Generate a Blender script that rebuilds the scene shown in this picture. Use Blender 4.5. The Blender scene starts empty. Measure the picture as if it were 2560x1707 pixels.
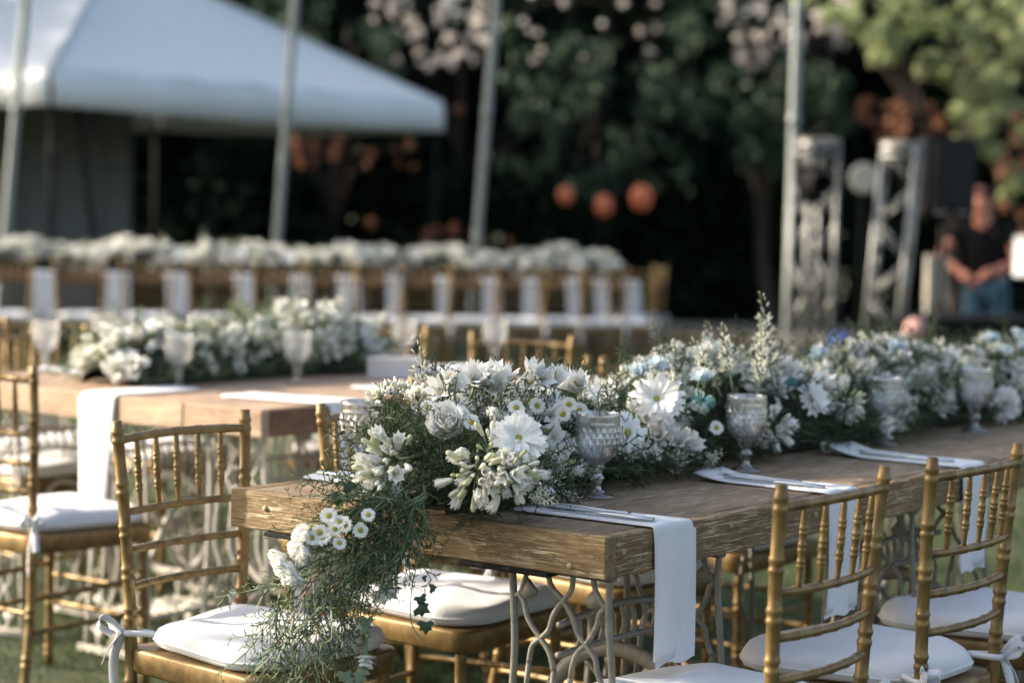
import bpy, math, random
import numpy as np
from mathutils import Vector, Matrix, Euler
R = math.radians
sc = bpy.context.scene
COL = sc.collection

# ------------------------------------------------------------------ camera
FPX, PITCH, ROLL, CAMH = 5452.6, 0.063, 0.023, 1.352
cam_d = bpy.data.cameras.new('camera')
cam = bpy.data.objects.new('camera', cam_d)
COL.objects.link(cam)
cam_d.sensor_width = 36.0
cam_d.lens = FPX / 2560 * 36
cam_d.clip_start = 0.1
cam_d.clip_end = 2000
cam.location = (0, 0, CAMH)
CAMROT = Matrix.Rotation(math.pi / 2 - PITCH, 4, 'X') @ Matrix.Rotation(ROLL, 4, 'Z')
cam.rotation_euler = CAMROT.to_euler()
cam_d.dof.use_dof = True
cam_d.dof.focus_distance = 4.06
cam_d.dof.aperture_fstop = 2.35
sc.camera = cam

# ------------------------------------------------------------------ world and sun
SUN_EL = R(25)
SUN_H = Vector((-0.985, 0.17, 0)).normalized()          # horizontal direction towards the sun
SUN_DIR = SUN_H * math.cos(SUN_EL) + Vector((0, 0, math.sin(SUN_EL)))
w = bpy.data.worlds.new('World')
sc.world = w
w.use_nodes = True
nt = w.node_tree
sky = nt.nodes.new('ShaderNodeTexSky')
sky.sky_type = 'NISHITA'
sky.sun_disc = False
sky.sun_elevation = SUN_EL
sky.sun_rotation = math.atan2(SUN_H.x, SUN_H.y)
sky.air_density = 1.0
sky.dust_density = 4.0
sky.ozone_density = 0.6
bg = nt.nodes['Background']
hsv = nt.nodes.new('ShaderNodeHueSaturation')
hsv.inputs['Saturation'].default_value = 0.82          # tones down the blue of the sky light
nt.links.new(sky.outputs[0], hsv.inputs['Color'])
nt.links.new(hsv.outputs[0], bg.inputs[0])
bg.inputs[1].default_value = 0.105
sun_d = bpy.data.lights.new('sun', 'SUN')
sun_d.energy = 3.5
sun_d.angle = R(0.6)
sun_d.color = (1.0, 0.87, 0.70)
sun = bpy.data.objects.new('sun', sun_d)
COL.objects.link(sun)
sun.rotation_euler = SUN_DIR.to_track_quat('Z', 'Y').to_euler()
sun.location = (-10, 4, 9)

vs = sc.view_settings
vs.view_transform = 'Standard'
vs.look = 'None'
vs.exposure = 1.75
vs.gamma = 1.0
vs.use_curve_mapping = False
sc.cycles.use_denoising = True
sc.cycles.max_bounces = 10
sc.cycles.diffuse_bounces = 3
sc.cycles.glossy_bounces = 3
sc.cycles.transmission_bounces = 10
sc.cycles.transparent_max_bounces = 12
sc.cycles.sample_clamp_indirect = 6.0
sc.cycles.use_adaptive_sampling = True

# ------------------------------------------------------------------ camera maths helpers (layout only)
M3 = CAMROT.to_3x3()
def ray(px, py):
    return (M3 @ Vector(((px - 1280) / FPX, -(py - 853.5) / FPX, -1))).normalized()
def on_plane(px, py, z):
    d = ray(px, py)
    t = (z - CAMH) / d.z
    return Vector((0, 0, CAMH)) + d * t
def at_y(px, py, y):
    d = ray(px, py)
    return Vector((0, 0, CAMH)) + d * (y / d.y)

# ------------------------------------------------------------------ materials
MATS = {}
def nodes_of(name):
    m = bpy.data.materials.new(name)
    m.use_nodes = True
    n = m.node_tree.nodes
    return m, m.node_tree, n['Principled BSDF'], n['Material Output']
def noise_col(t, scale, detail, c1, c2, lo=.35, hi=.65, coord='Object', stretch=(1, 1, 1), rough=.6):
    tc = t.nodes.new('ShaderNodeTexCoord')
    mp = t.nodes.new('ShaderNodeMapping')
    mp.inputs['Scale'].default_value = stretch
    nz = t.nodes.new('ShaderNodeTexNoise')
    nz.inputs['Scale'].default_value = scale
    nz.inputs['Detail'].default_value = detail
    nz.inputs['Roughness'].default_value = rough
    cr = t.nodes.new('ShaderNodeValToRGB')
    cr.color_ramp.elements[0].position = lo
    cr.color_ramp.elements[1].position = hi
    cr.color_ramp.elements[0].color = (*c1, 1)
    cr.color_ramp.elements[1].color = (*c2, 1)
    t.links.new(tc.outputs[coord], mp.inputs[0])
    t.links.new(mp.outputs[0], nz.inputs[0])
    t.links.new(nz.outputs[0], cr.inputs[0])
    return nz, cr
def simple(name, c1, c2=None, rough=.6, metal=0., scale=30, bump=0., trans=0., sheen=0., spec=.5, coat=0.):
    m, t, p, o = nodes_of(name)
    c2 = c2 or tuple(min(1, c * 1.25) for c in c1)
    nz, cr = noise_col(t, scale, 4, c1, c2)
    t.links.new(cr.outputs[0], p.inputs['Base Color'])
    p.inputs['Roughness'].default_value = rough
    p.inputs['Metallic'].default_value = metal
    p.inputs['Specular IOR Level'].default_value = spec
    p.inputs['Sheen Weight'].default_value = sheen
    p.inputs['Coat Weight'].default_value = coat
    if bump:
        b = t.nodes.new('ShaderNodeBump')
        b.inputs['Strength'].default_value = bump
        b.inputs['Distance'].default_value = .002
        t.links.new(nz.outputs[0], b.inputs['Height'])
        t.links.new(b.outputs[0], p.inputs['Normal'])
    if trans:
        tr = t.nodes.new('ShaderNodeBsdfTranslucent')
        mx = t.nodes.new('ShaderNodeMixShader')
        mx.inputs[0].default_value = trans
        t.links.new(cr.outputs[0], tr.inputs[0])
        t.links.new(p.outputs[0], mx.inputs[1])
        t.links.new(tr.outputs[0], mx.inputs[2])
        t.links.new(mx.outputs[0], o.inputs[0])
    MATS[name] = m
    return m
def wood(name, dark, mid, light, flake):
    """weathered painted timber: grain runs along the object's x axis"""
    m, t, p, o = nodes_of(name)
    L = t.links.new
    tc = t.nodes.new('ShaderNodeTexCoord')
    oi = t.nodes.new('ShaderNodeObjectInfo')
    ad = t.nodes.new('ShaderNodeVectorMath'); ad.operation = 'MULTIPLY_ADD'
    L(oi.outputs['Random'], ad.inputs[0]); ad.inputs[1].default_value = (17, 11, 7)
    L(tc.outputs['Object'], ad.inputs[2])
    def nz(scale, stretch, detail=5, rough=.65, dist=0):
        mp = t.nodes.new('ShaderNodeMapping'); mp.inputs['Scale'].default_value = stretch
        n = t.nodes.new('ShaderNodeTexNoise'); n.inputs['Scale'].default_value = scale
        n.inputs['Detail'].default_value = detail; n.inputs['Roughness'].default_value = rough
        n.inputs['Distortion'].default_value = dist
        L(ad.outputs[0], mp.inputs[0]); L(mp.outputs[0], n.inputs[0]); return n
    def ramp(src, stops):
        c = t.nodes.new('ShaderNodeValToRGB')
        while len(c.color_ramp.elements) < len(stops): c.color_ramp.elements.new(.5)
        for e, (po, co) in zip(c.color_ramp.elements, stops):
            e.position = po; e.color = (*co, 1)
        L(src.outputs[0], c.inputs[0]); return c
    grain = nz(20, (.8, 9, 9), 7, .75, .5)
    broad = nz(5, (.6, 2.2, 2.2), 3, .5)
    fl = nz(34, (.38, 8, 8), 5, .75, .8)
    flm = nz(7, (.8, 2.0, 2.0), 3, .6)
    c1 = ramp(grain, [(.32, dark), (.52, mid), (.72, light)])
    c2 = ramp(broad, [(.3, (.62, .62, .62)), (.7, (1.15, 1.1, 1.05))])
    mul = t.nodes.new('ShaderNodeMix'); mul.data_type = 'RGBA'; mul.blend_type = 'MULTIPLY'
    mul.inputs[0].default_value = 1
    L(c1.outputs[0], mul.inputs[6]); L(c2.outputs[0], mul.inputs[7])
    f1 = ramp(fl, [(.53, (0, 0, 0)), (.57, (1, 1, 1))])
    f2 = ramp(flm, [(.40, (0, 0, 0)), (.58, (1, 1, 1))])
    fm = t.nodes.new('ShaderNodeMath'); fm.operation = 'MULTIPLY'
    L(f1.outputs[0], fm.inputs[0]); L(f2.outputs[0], fm.inputs[1])
    fin = t.nodes.new('ShaderNodeMix'); fin.data_type = 'RGBA'
    L(fm.outputs[0], fin.inputs[0]); L(mul.outputs[2], fin.inputs[6]); fin.inputs[7].default_value = (*flake, 1)
    # dark cracks along the grain
    crk = nz(22, (.4, 11, 11), 4, .65, .3)
    cr = ramp(crk, [(.30, (.18, .15, .12)), (.36, (1, 1, 1))])
    m2 = t.nodes.new('ShaderNodeMix'); m2.data_type = 'RGBA'; m2.blend_type = 'MULTIPLY'; m2.inputs[0].default_value = 1
    L(fin.outputs[2], m2.inputs[6]); L(cr.outputs[0], m2.inputs[7])
    L(m2.outputs[2], p.inputs['Base Color'])
    p.inputs['Roughness'].default_value = .72
    p.inputs['Specular IOR Level'].default_value = .3
    hs = t.nodes.new('ShaderNodeMath'); hs.operation = 'MULTIPLY_ADD'
    L(fm.outputs[0], hs.inputs[0]); hs.inputs[1].default_value = .5; L(grain.outputs[0], hs.inputs[2])
    hs2 = t.nodes.new('ShaderNodeMath'); hs2.operation = 'ADD'
    L(hs.outputs[0], hs2.inputs[0]); L(cr.outputs[0], hs2.inputs[1])
    b = t.nodes.new('ShaderNodeBump'); b.inputs['Strength'].default_value = .55; b.inputs['Distance'].default_value = .004
    L(hs2.outputs[0], b.inputs['Height']); L(b.outputs[0], p.inputs['Normal'])
    MATS[name] = m
    return m
def cloth(name, c, weave=900):
    m, t, p, o = nodes_of(name)
    nz, cr = noise_col(t, 8, 3, tuple(x * .94 for x in c), c)
    t.links.new(cr.outputs[0], p.inputs['Base Color'])
    p.inputs['Roughness'].default_value = .85
    p.inputs['Specular IOR Level'].default_value = .2
    p.inputs['Sheen Weight'].default_value = .15
    n2, _ = noise_col(t, weave, 2, (0, 0, 0), (1, 1, 1))
    n3, _ = noise_col(t, 22, 3, (0, 0, 0), (1, 1, 1))
    b = t.nodes.new('ShaderNodeBump'); b.inputs['Strength'].default_value = .18; b.inputs['Distance'].default_value = .001
    b2 = t.nodes.new('ShaderNodeBump'); b2.inputs['Strength'].default_value = .35; b2.inputs['Distance'].default_value = .006
    t.links.new(n2.outputs[0], b.inputs['Height'])
    t.links.new(n3.outputs[0], b2.inputs['Height'])
    t.links.new(b2.outputs[0], b.inputs['Normal'])
    t.links.new(b.outputs[0], p.inputs['Normal'])
    MATS[name] = m
    return m
def glassmat(name, ior, bend, glow=0., rough=0., clear=.45, shine=0.):
    """thin pressed glass: mirror reflection by Fresnel over a gentle refraction through the thin wall, with added glow and shine"""
    m, t, p, o = nodes_of(name)
    L = t.links.new
    t.nodes.remove(p)
    fr = t.nodes.new('ShaderNodeFresnel'); fr.inputs['IOR'].default_value = ior
    gl = t.nodes.new('ShaderNodeBsdfGlossy'); gl.inputs['Roughness'].default_value = .02
    rf = t.nodes.new('ShaderNodeBsdfRefraction'); rf.inputs['IOR'].default_value = bend
    n, cr = noise_col(t, 60, 2, (.965, .975, .975), (1, 1, 1))
    L(cr.outputs[0], rf.inputs['Color'])
    rf.inputs['Roughness'].default_value = rough
    mx = t.nodes.new('ShaderNodeMixShader')
    ge = t.nodes.new('ShaderNodeNewGeometry')
    iv = t.nodes.new('ShaderNodeMath'); iv.operation = 'SUBTRACT'; iv.inputs[0].default_value = 1; L(ge.outputs['Backfacing'], iv.inputs[1])
    ml = t.nodes.new('ShaderNodeMath'); ml.operation = 'MULTIPLY'; L(iv.outputs[0], ml.inputs[0])
    sh = t.nodes.new('ShaderNodeMath'); sh.operation = 'ADD'; sh.inputs[1].default_value = shine; L(fr.outputs[0], sh.inputs[0]); L(sh.outputs[0], ml.inputs[1])  # shine adds a constant sparkle on top of Fresnel
    tp = t.nodes.new('ShaderNodeBsdfTransparent')
    m0 = t.nodes.new('ShaderNodeMixShader'); m0.inputs[0].default_value = clear
    L(rf.outputs[0], m0.inputs[1]); L(tp.outputs[0], m0.inputs[2])
    L(ml.outputs[0], mx.inputs[0]); L(m0.outputs[0], mx.inputs[1]); L(gl.outputs[0], mx.inputs[2])
    out = mx
    if glow:  # pale translucent mix stands for light caught in the glass
        tr = t.nodes.new('ShaderNodeBsdfTranslucent'); tr.inputs[0].default_value = (.95, .96, .96, 1)
        m2 = t.nodes.new('ShaderNodeMixShader'); m2.inputs[0].default_value = glow
        L(mx.outputs[0], m2.inputs[1]); L(tr.outputs[0], m2.inputs[2]); out = m2
    L(out.outputs[0], o.inputs[0])
    MATS[name] = m
    return m

simple('gold', (.140, .088, .030), (.255, .168, .064), rough=.42, metal=.4, scale=28, bump=.10, spec=.5)
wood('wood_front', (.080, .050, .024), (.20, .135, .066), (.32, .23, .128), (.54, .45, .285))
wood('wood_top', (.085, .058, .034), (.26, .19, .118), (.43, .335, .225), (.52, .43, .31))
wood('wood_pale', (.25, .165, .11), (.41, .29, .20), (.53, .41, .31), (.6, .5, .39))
wood('wood_red', (.10, .05, .028), (.17, .09, .055), (.24, .14, .085), (.3, .19, .12))  # shade put into the second table's side boards; also the far-row wood
simple('plug', (.32, .24, .13), (.42, .33, .2), rough=.7)
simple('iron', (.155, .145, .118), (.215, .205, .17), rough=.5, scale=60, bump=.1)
simple('iron_sunlit', (.42, .40, .35), (.52, .49, .43), rough=.5, scale=60, bump=.1)  # paler copy of the iron, sun brightness put into its colour
simple('black_metal', (.010, .010, .011), (.016, .016, .016), rough=.8, spec=.15)
cloth('napkin', (.66, .675, .70))
cloth('cushion', (.66, .67, .70), 500)
glassmat('glass', 2.1, 1.18, .04, clear=.3, shine=.12)
glassmat('glass_glow', 1.7, 1.10, .065, .04)  # copy with more painted glow, for the sunlit goblets
glassmat('water', 1.33, 1.12, .02)
simple('steel', (.55, .56, .58), (.62, .63, .65), rough=.18, metal=1., scale=20)
simple('petal', (.84, .84, .80), (.92, .92, .89), rough=.7, scale=60, trans=.22, spec=.25)
simple('petal_cream', (.74, .74, .62), (.86, .86, .77), rough=.7, scale=40, trans=.22, spec=.25)
simple('petal_blue', (.52, .66, .72), (.76, .81, .82), rough=.7, scale=40, trans=.22, spec=.25)
simple('petal_teal', (.12, .36, .43), (.30, .54, .60), rough=.7, scale=40, trans=.2, spec=.25)
simple('petal_pink', (.62, .42, .36), (.74, .62, .5), rough=.7, scale=40, trans=.2)
simple('bud', (.46, .49, .27), (.66, .66, .48), rough=.6, scale=25, trans=.12, spec=.3)
simple('yellow', (.30, .29, .04), (.52, .46, .10), rough=.8, scale=300, bump=.4)
simple('stamen', (.50, .36, .06), (.6, .5, .2), rough=.7)
simple('stem', (.10, .15, .075), (.16, .21, .12), rough=.6)
simple('stem_red', (.22, .055, .035), (.30, .10, .06), rough=.6)
simple('juniper', (.026, .050, .020), (.065, .10, .042), rough=.65, scale=14, trans=.12, spec=.3)
simple('juniper_trail', (.075, .112, .050), (.17, .215, .115), rough=.65, scale=14, trans=.15, spec=.3)
simple('leaf_dark', (.018, .05, .02), (.035, .085, .035), rough=.4, scale=20, trans=.15)
simple('leaf_sage', (.16, .22, .14), (.24, .3, .2), rough=.6, scale=20, trans=.2)
simple('gap_shade', (.008, .013, .007), (.02, .028, .014), rough=.95, scale=60, bump=.6)  # near-black green painting the shade between the flowers
simple('lawn', (.020, .032, .011), (.050, .068, .023), rough=.95, scale=9, bump=.5)
simple('grass', (.030, .052, .016), (.085, .112, .038), rough=.7, scale=1.6, trans=.3, spec=.25)
simple('path', (.20, .185, .16), (.28, .26, .23), rough=.95, scale=3, bump=.3)
cloth('tent', (.60, .64, .655), 300)
cloth('tent_curtain', (.16, .17, .165), 300)
simple('pole', (.19, .22, .22), (.26, .285, .28), rough=.45, metal=.3)
simple('alloy', (.17, .18, .175), (.25, .25, .245), rough=.45, metal=.6, scale=30)
simple('black', (.006, .006, .007), (.011, .011, .012), rough=.85, spec=.1)
simple('grille', (.018, .018, .019), (.032, .032, .033), rough=.8, spec=.15, scale=400, bump=.5)
simple('cream', (.38, .36, .30), (.46, .43, .36), rough=.7)
simple('white_board', (.75, .76, .76), (.8, .8, .8), rough=.6)
simple('orange_cloth', (.55, .09, .03), (.65, .14, .05), rough=.8)
simple('orange_ball', (.62, .20, .09), (.70, .27, .14), rough=.7, trans=.45)  # colour of the orange balls among the trees
simple('skin', (.46, .17, .11), (.52, .21, .14), rough=.5)
simple('hair', (.10, .035, .022), (.14, .05, .03), rough=.7)
simple('shirt', (.006, .0065, .007), (.010, .010, .011), rough=.9, spec=.1)
simple('jeans', (.028, .075, .12), (.05, .11, .16), rough=.85)
simple('blue_cloth', (.015, .05, .20), (.03, .08, .27), rough=.8)
simple('pink_cloth', (.34, .19, .17), (.42, .25, .22), rough=.8)
simple('bark', (.018, .014, .010), (.04, .031, .024), rough=.95, scale=12, bump=.8)
simple('crown_dark', (.004, .010, .006), (.012, .026, .015), rough=.7, scale=.8, trans=.05, spec=.05)
simple('crown_mid', (.026, .058, .036), (.06, .10, .06), rough=.6, scale=.8, trans=.25, spec=.25)
simple('crown_bright', (.22, .28, .12), (.46, .50, .28), rough=.6, scale=.8, trans=.35, spec=.3)
simple('crown_sunlit', (.13, .055, .033), (.30, .135, .08), rough=.7, scale=.9, trans=.35)  # orange tone paints sunlight on brown leaves
simple('crown_shade', (.03, .05, .02), (.06, .09, .04), rough=.7, scale=.8, trans=.1)
simple('sky_glint', (.72, .67, .62), (.88, .82, .76), rough=.8, scale=2, trans=.4)  # pale tone stands for bright sky and leaves between the crowns

# ------------------------------------------------------------------ geometry kit
class G:
    """collects verts + faces (tris / quads) with a material slot each, links as one mesh object"""
    def __init__(s):
        s.v = []; s.n = 0; s.q = []; s.t = []; s.qm = []; s.tm = []
    def add(s, v, quads=None, tris=None, m=0):
        v = np.asarray(v, float).reshape(-1, 3)
        if quads is not None and len(quads):
            q = np.asarray(quads, int) + s.n; s.q.append(q); s.qm.append(np.full(len(q), m))
        if tris is not None and len(tris):
            q = np.asarray(tris, int) + s.n; s.t.append(q); s.tm.append(np.full(len(q), m))
        s.v.append(v); s.n += len(v)
        return s
    def arrays(s):
        v = np.concatenate(s.v) if s.v else np.zeros((0, 3))
        q = np.concatenate(s.q) if s.q else np.zeros((0, 4), int)
        t = np.concatenate(s.t) if s.t else np.zeros((0, 3), int)
        qm = np.concatenate(s.qm) if s.qm else np.zeros(0, int)
        tm = np.concatenate(s.tm) if s.tm else np.zeros(0, int)
        return v, q, t, qm, tm
    def merge(s, arr, mat=None):
        v, q, t, qm, tm = arr
        if mat is not None:
            mt = np.array(mat); v = v @ mt[:3, :3].T + mt[:3, 3]
        if len(q): s.q.append(q + s.n); s.qm.append(qm)
        if len(t): s.t.append(t + s.n); s.tm.append(tm)
        s.v.append(v); s.n += len(v)
        return s
    def mesh(s, name, mats, smooth=True):
        v, q, t, qm, tm = s.arrays()
        me = bpy.data.meshes.new(name)
        me.vertices.add(len(v)); me.vertices.foreach_set('co', v.ravel())
        nl = q.size + t.size
        me.loops.add(nl)
        me.loops.foreach_set('vertex_index', np.concatenate([q.ravel(), t.ravel()]).astype(np.int32))
        npol = len(q) + len(t)
        me.polygons.add(npol)
        ls = np.concatenate([np.arange(len(q)) * 4, q.size + np.arange(len(t)) * 3]).astype(np.int32)
        me.polygons.foreach_set('loop_start', ls)
        me.polygons.foreach_set('material_index', np.concatenate([qm, tm]).astype(np.int32))
        me.polygons.foreach_set('use_smooth', np.full(npol, bool(smooth)))
        for m in (mats if isinstance(mats, (list, tuple)) else [mats]):
            me.materials.append(MATS[m])
        me.update(calc_edges=True)
        me.validate()
        return me
    def obj(s, name, mats, parent=None, smooth=True, loc=None, rot=None):
        return put(name, s.mesh(name, mats, smooth), parent, loc, rot)
def put(name, me, parent=None, loc=None, rot=None, scale=None):
    o = bpy.data.objects.new(name, me)
    COL.objects.link(o)
    if parent: o.parent = parent
    if loc is not None: o.location = loc
    if rot is not None: o.rotation_euler = rot
    if scale is not None: o.scale = scale
    return o
def tag(o, label=None, cat=None, group=None, kind=None):
    if label: o['label'] = label
    if cat: o['category'] = cat
    if group: o['group'] = group
    if kind: o['kind'] = kind
    return o
def thing(name, label, cat, loc=(0, 0, 0), rz=0, group=None):
    o = bpy.data.objects.new(name, None)
    COL.objects.link(o)
    o.empty_display_size = .1
    o.location = loc; o.rotation_euler = (0, 0, rz)
    return tag(o, label, cat, group)
def copy_tree(o, parent=None, label=None):
    c = o.copy(); COL.objects.link(c); c.parent = parent
    for ch in o.children: copy_tree(ch, c)
    if label: c['label'] = label
    return c
def unit(a):
    a = np.asarray(a, float); n = np.linalg.norm(a); return a / n if n > 1e-12 else a
def tube(path, rad, sides=8, cap=True):
    P = np.asarray(path, float); n = len(P)
    rad = np.full(n, rad) if np.isscalar(rad) else np.asarray(rad, float)
    T = np.gradient(P, axis=0); T /= (np.linalg.norm(T, axis=1)[:, None] + 1e-12)
    u = unit(np.cross(T[0], [0.31, .2, .93] if abs(T[0][2]) < .9 else [1, .1, 0]))
    ang = np.arange(sides) * 2 * np.pi / sides
    V = []
    for i in range(n):
        u = unit(u - T[i] * np.dot(u, T[i])); vv = np.cross(T[i], u)
        V.append(P[i] + rad[i] * (np.cos(ang)[:, None] * u + np.sin(ang)[:, None] * vv))
    V = np.concatenate(V)
    q = []
    for i in range(n - 1):
        for k in range(sides):
            a = i * sides + k; b = i * sides + (k + 1) % sides
            q.append((a, b, b + sides, a + sides))
    t = []
    if cap:
        c0, c1 = len(V), len(V) + 1
        V = np.vstack([V, P[0], P[-1]])
        for k in range(sides):
            t.append((c0, (k + 1) % sides, k))
            t.append((c1, (n - 1) * sides + k, (n - 1) * sides + (k + 1) % sides))
    return V, q, t
def lathe(prof, segs=24, closed=False):
    P = np.asarray(prof, float); n = len(P)
    a = np.arange(segs) * 2 * np.pi / segs
    V = np.stack([np.outer(P[:, 0], np.cos(a)), np.outer(P[:, 0], np.sin(a)), np.repeat(P[:, 1][:, None], segs, 1)], -1).reshape(-1, 3)
    q = []
    for i in range(n - 1 if not closed else n):
        j = (i + 1) % n
        for k in range(segs):
            k2 = (k + 1) % segs
            q.append((i * segs + k, i * segs + k2, j * segs + k2, j * segs + k))
    return V, q
def spline(pts, n):
    """Catmull-Rom through pts, n samples"""
    P = np.asarray(pts, float); m = len(P)
    P = np.vstack([2 * P[0] - P[1], P, 2 * P[-1] - P[-2]])
    out = []
    for s in np.linspace(0, m - 1 - 1e-9, n):
        i = int(s); f = s - i
        a, b, c, d = P[i:i + 4]
        out.append(.5 * ((2 * b) + (-a + c) * f + (2 * a - 5 * b + 4 * c - d) * f * f + (-a + 3 * b - 3 * c + d) * f ** 3))
    return np.array(out)
def box(x0, x1, y0, y1, z0, z1, bev=0.004):
    """chamfered box"""
    b = min(bev, (x1 - x0) / 3, (y1 - y0) / 3, (z1 - z0) / 3)
    V = []
    idx = {}
    for sx in (0, 1):
        for sy in (0, 1):
            for sz in (0, 1):
                X = (x0, x1)[sx]; Y = (y0, y1)[sy]; Z = (z0, z1)[sz]
                ex = b if sx == 0 else -b; ey = b if sy == 0 else -b; ez = b if sz == 0 else -b
                idx[sx, sy, sz] = len(V)
                V += [(X, Y + ey, Z + ez), (X + ex, Y, Z + ez), (X + ex, Y + ey, Z)]
    q = []; t = []
    I = lambda sx, sy, sz, a: idx[sx, sy, sz] + a
    for s in (0, 1):
        q.append([I(s, 0, 0, 0), I(s, 1, 0, 0), I(s, 1, 1, 0), I(s, 0, 1, 0)][::1 if s else -1])
        q.append([I(0, s, 0, 1), I(1, s, 0, 1), I(1, s, 1, 1), I(0, s, 1, 1)][::-1 if s else 1])
        q.append([I(0, 0, s, 2), I(1, 0, s, 2), I(1, 1, s, 2), I(0, 1, s, 2)][::1 if s else -1])
    for a in (0, 1):
        for c in (0, 1):
            q.append([I(0, a, c, 1), I(1, a, c, 1), I(1, a, c, 2), I(0, a, c, 2)][::1 if a == c else -1])
            q.append([I(a, 0, c, 0), I(a, 1, c, 0), I(a, 1, c, 2), I(a, 0, c, 2)][::-1 if a == c else 1])
            q.append([I(a, c, 0, 0), I(a, c, 1, 0), I(a, c, 1, 1), I(a, c, 0, 1)][::-1 if a == c else 1])
    for k, i in idx.items():
        f = (i, i + 1, i + 2)
        t.append(f if (sum(k) % 2 == 1) else f[::-1])
    return np.array(V, float), q, t
def gbox(*a, **k):
    g = G(); v, q, t = box(*a, **k); g.add(v, q, t); return g
def frame(z, x=None, roll=0.):
    """4x4-ready rotation whose local z points along z"""
    q = Vector(z).to_track_quat('Z', 'Y').to_matrix()
    return q @ Matrix.Rotation(roll, 3, 'Z')
def M(loc, zdir=(0, 0, 1), roll=0., s=1.):
    m = frame(zdir, roll=roll).to_4x4() @ Matrix.Scale(s, 4)
    m.translation = Vector(loc)
    return m
ORD = ['first', 'second', 'third', 'fourth', 'fifth', 'sixth', 'seventh', 'eighth', 'ninth', 'tenth', 'eleventh', 'twelfth',
       'thirteenth', 'fourteenth', 'fifteenth', 'sixteenth', 'seventeenth', 'eighteenth']
# ================================================================== SETTING
rng = np.random.default_rng(7)
random.seed(7)
# ---- lawn: one sheet to the horizon, gently uneven nearby
def lawn():
    n = 90
    xs = np.sign(np.linspace(-1, 1, n)) * np.abs(np.linspace(-1, 1, n)) ** 3 * 400
    ys = np.concatenate([np.linspace(-60, 2, 12), np.linspace(2.4, 14, 60), np.linspace(15, 40, 30), np.linspace(45, 700, 20)])
    X, Y = np.meshgrid(xs, ys)
    Z = .012 * np.sin(X * 2.1 + Y * 1.3) * np.sin(Y * 1.7 - X * .8) - .012
    Z[(Y > 14) | (Y < 2) | (np.abs(X) > 8)] = -.012
    V = np.stack([X, Y, Z], -1).reshape(-1, 3)
    r, c = X.shape
    i = np.arange((r - 1) * c).reshape(r - 1, c)[:, :-1].ravel()
    q = np.stack([i, i + 1, i + c + 1, i + c], -1)
    o = G().add(V, q).obj('lawn', 'lawn')
    tag(o, kind='structure')
lawn()
g = gbox(-40, 40, 21.2, 25.5, -.05, .012, bev=.01)
tag(g.obj('path', 'path'), kind='structure')

def blades(n, x0, x1, y0, y1, h, wd, mat, name, label):
    x = rng.uniform(x0, x1, n); y = rng.uniform(y0, y1, n)
    a = rng.uniform(0, 2 * np.pi, n); hh = h * rng.uniform(.5, 1.25, n)
    patch = .5 + .5 * np.sin(x * 3.1 + 1.3 * np.sin(y * 2.3)) * np.sin(y * 2.7 + 1.1 * np.sin(x * 1.9))
    hh *= .55 + .75 * patch
    lean = rng.normal(0, .6, (n, 2)) * hh[:, None]
    b = np.stack([x, y, np.full(n, -.02)], -1)
    s = np.stack([np.cos(a), np.sin(a), np.zeros(n)], -1) * wd
    mid = b + np.stack([lean[:, 0] * .35, lean[:, 1] * .35, hh * .6], -1)
    tip = b + np.stack([lean[:, 0], lean[:, 1], hh], -1)
    V = np.stack([b - s, b + s, mid + s * .7, mid - s * .7, tip], 1).reshape(-1, 3)
    i = np.arange(n) * 5
    o = G().add(V, np.stack([i, i + 1, i + 2, i + 3], -1), np.stack([i + 3, i + 2, i + 4], -1)).obj(name, mat)
    tag(o, label, 'grass', kind='stuff')
blades(150000, -2.6, 3.2, 3.3, 9.5, .042, .0022, 'grass', 'grass', 'short green lawn grass growing under the tables and chairs')
blades(70000, -5.5, 5.5, 9.5, 20.5, .05, .004, 'grass', 'grass', 'short green lawn grass growing around the far row of tables')

# ---- foliage
def leaf_cloud(g, clumps, size, m=0, flat=.6):
    """clumps: list of (centre, radius, n)"""
    for c, r, n in clumps:
        r = np.atleast_1d(r) * np.ones(3)
        d = rng.normal(size=(n, 3)); d /= np.linalg.norm(d, axis=1)[:, None]
        P = np.array(c) + d * r * (rng.uniform(.15, 1, n)[:, None] ** .5)
        nrm = d + rng.normal(0, .7, (n, 3)); nrm[:, 2] += flat
        nrm /= np.linalg.norm(nrm, axis=1)[:, None]
        u = np.cross(nrm, rng.normal(size=(n, 3))); u /= np.linalg.norm(u, axis=1)[:, None]
        v = np.cross(nrm, u)
        s = size * rng.uniform(.6, 1.3, n)[:, None]
        V = np.stack([P - u * s * .9, P + v * s * .42 + nrm * s * .12, P + u * s * .9 - nrm * s * .2, P - v * s * .42 + nrm * s * .12], 1).reshape(-1, 3)
        i = np.arange(n) * 4
        g.add(V, np.stack([i, i + 1, i + 2, i + 3], -1), m=m)
def trunk_mesh(base, top, r, limbs):
    g = G()
    base = np.array(base, float); top = np.array(top, float)
    pts = spline([base, base * .6 + top * .4 + rng.normal(0, .12, 3) * [1, 1, 0], top], 12)
    g.add(*tube(pts, np.linspace(r, r * .35, 12) * np.concatenate([[1.5, 1.15], np.ones(10)]), 9))
    for e in limbs:
        k = rng.integers(4, 10)
        s = pts[k]; e = np.array(e, float)
        pl = spline([s, s * .5 + e * .5 + [0, 0, .12 * np.linalg.norm(e - s)], e], 8)
        g.add(*tube(pl, np.linspace(r * .4, r * .08, 8), 6))
    return g
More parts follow.
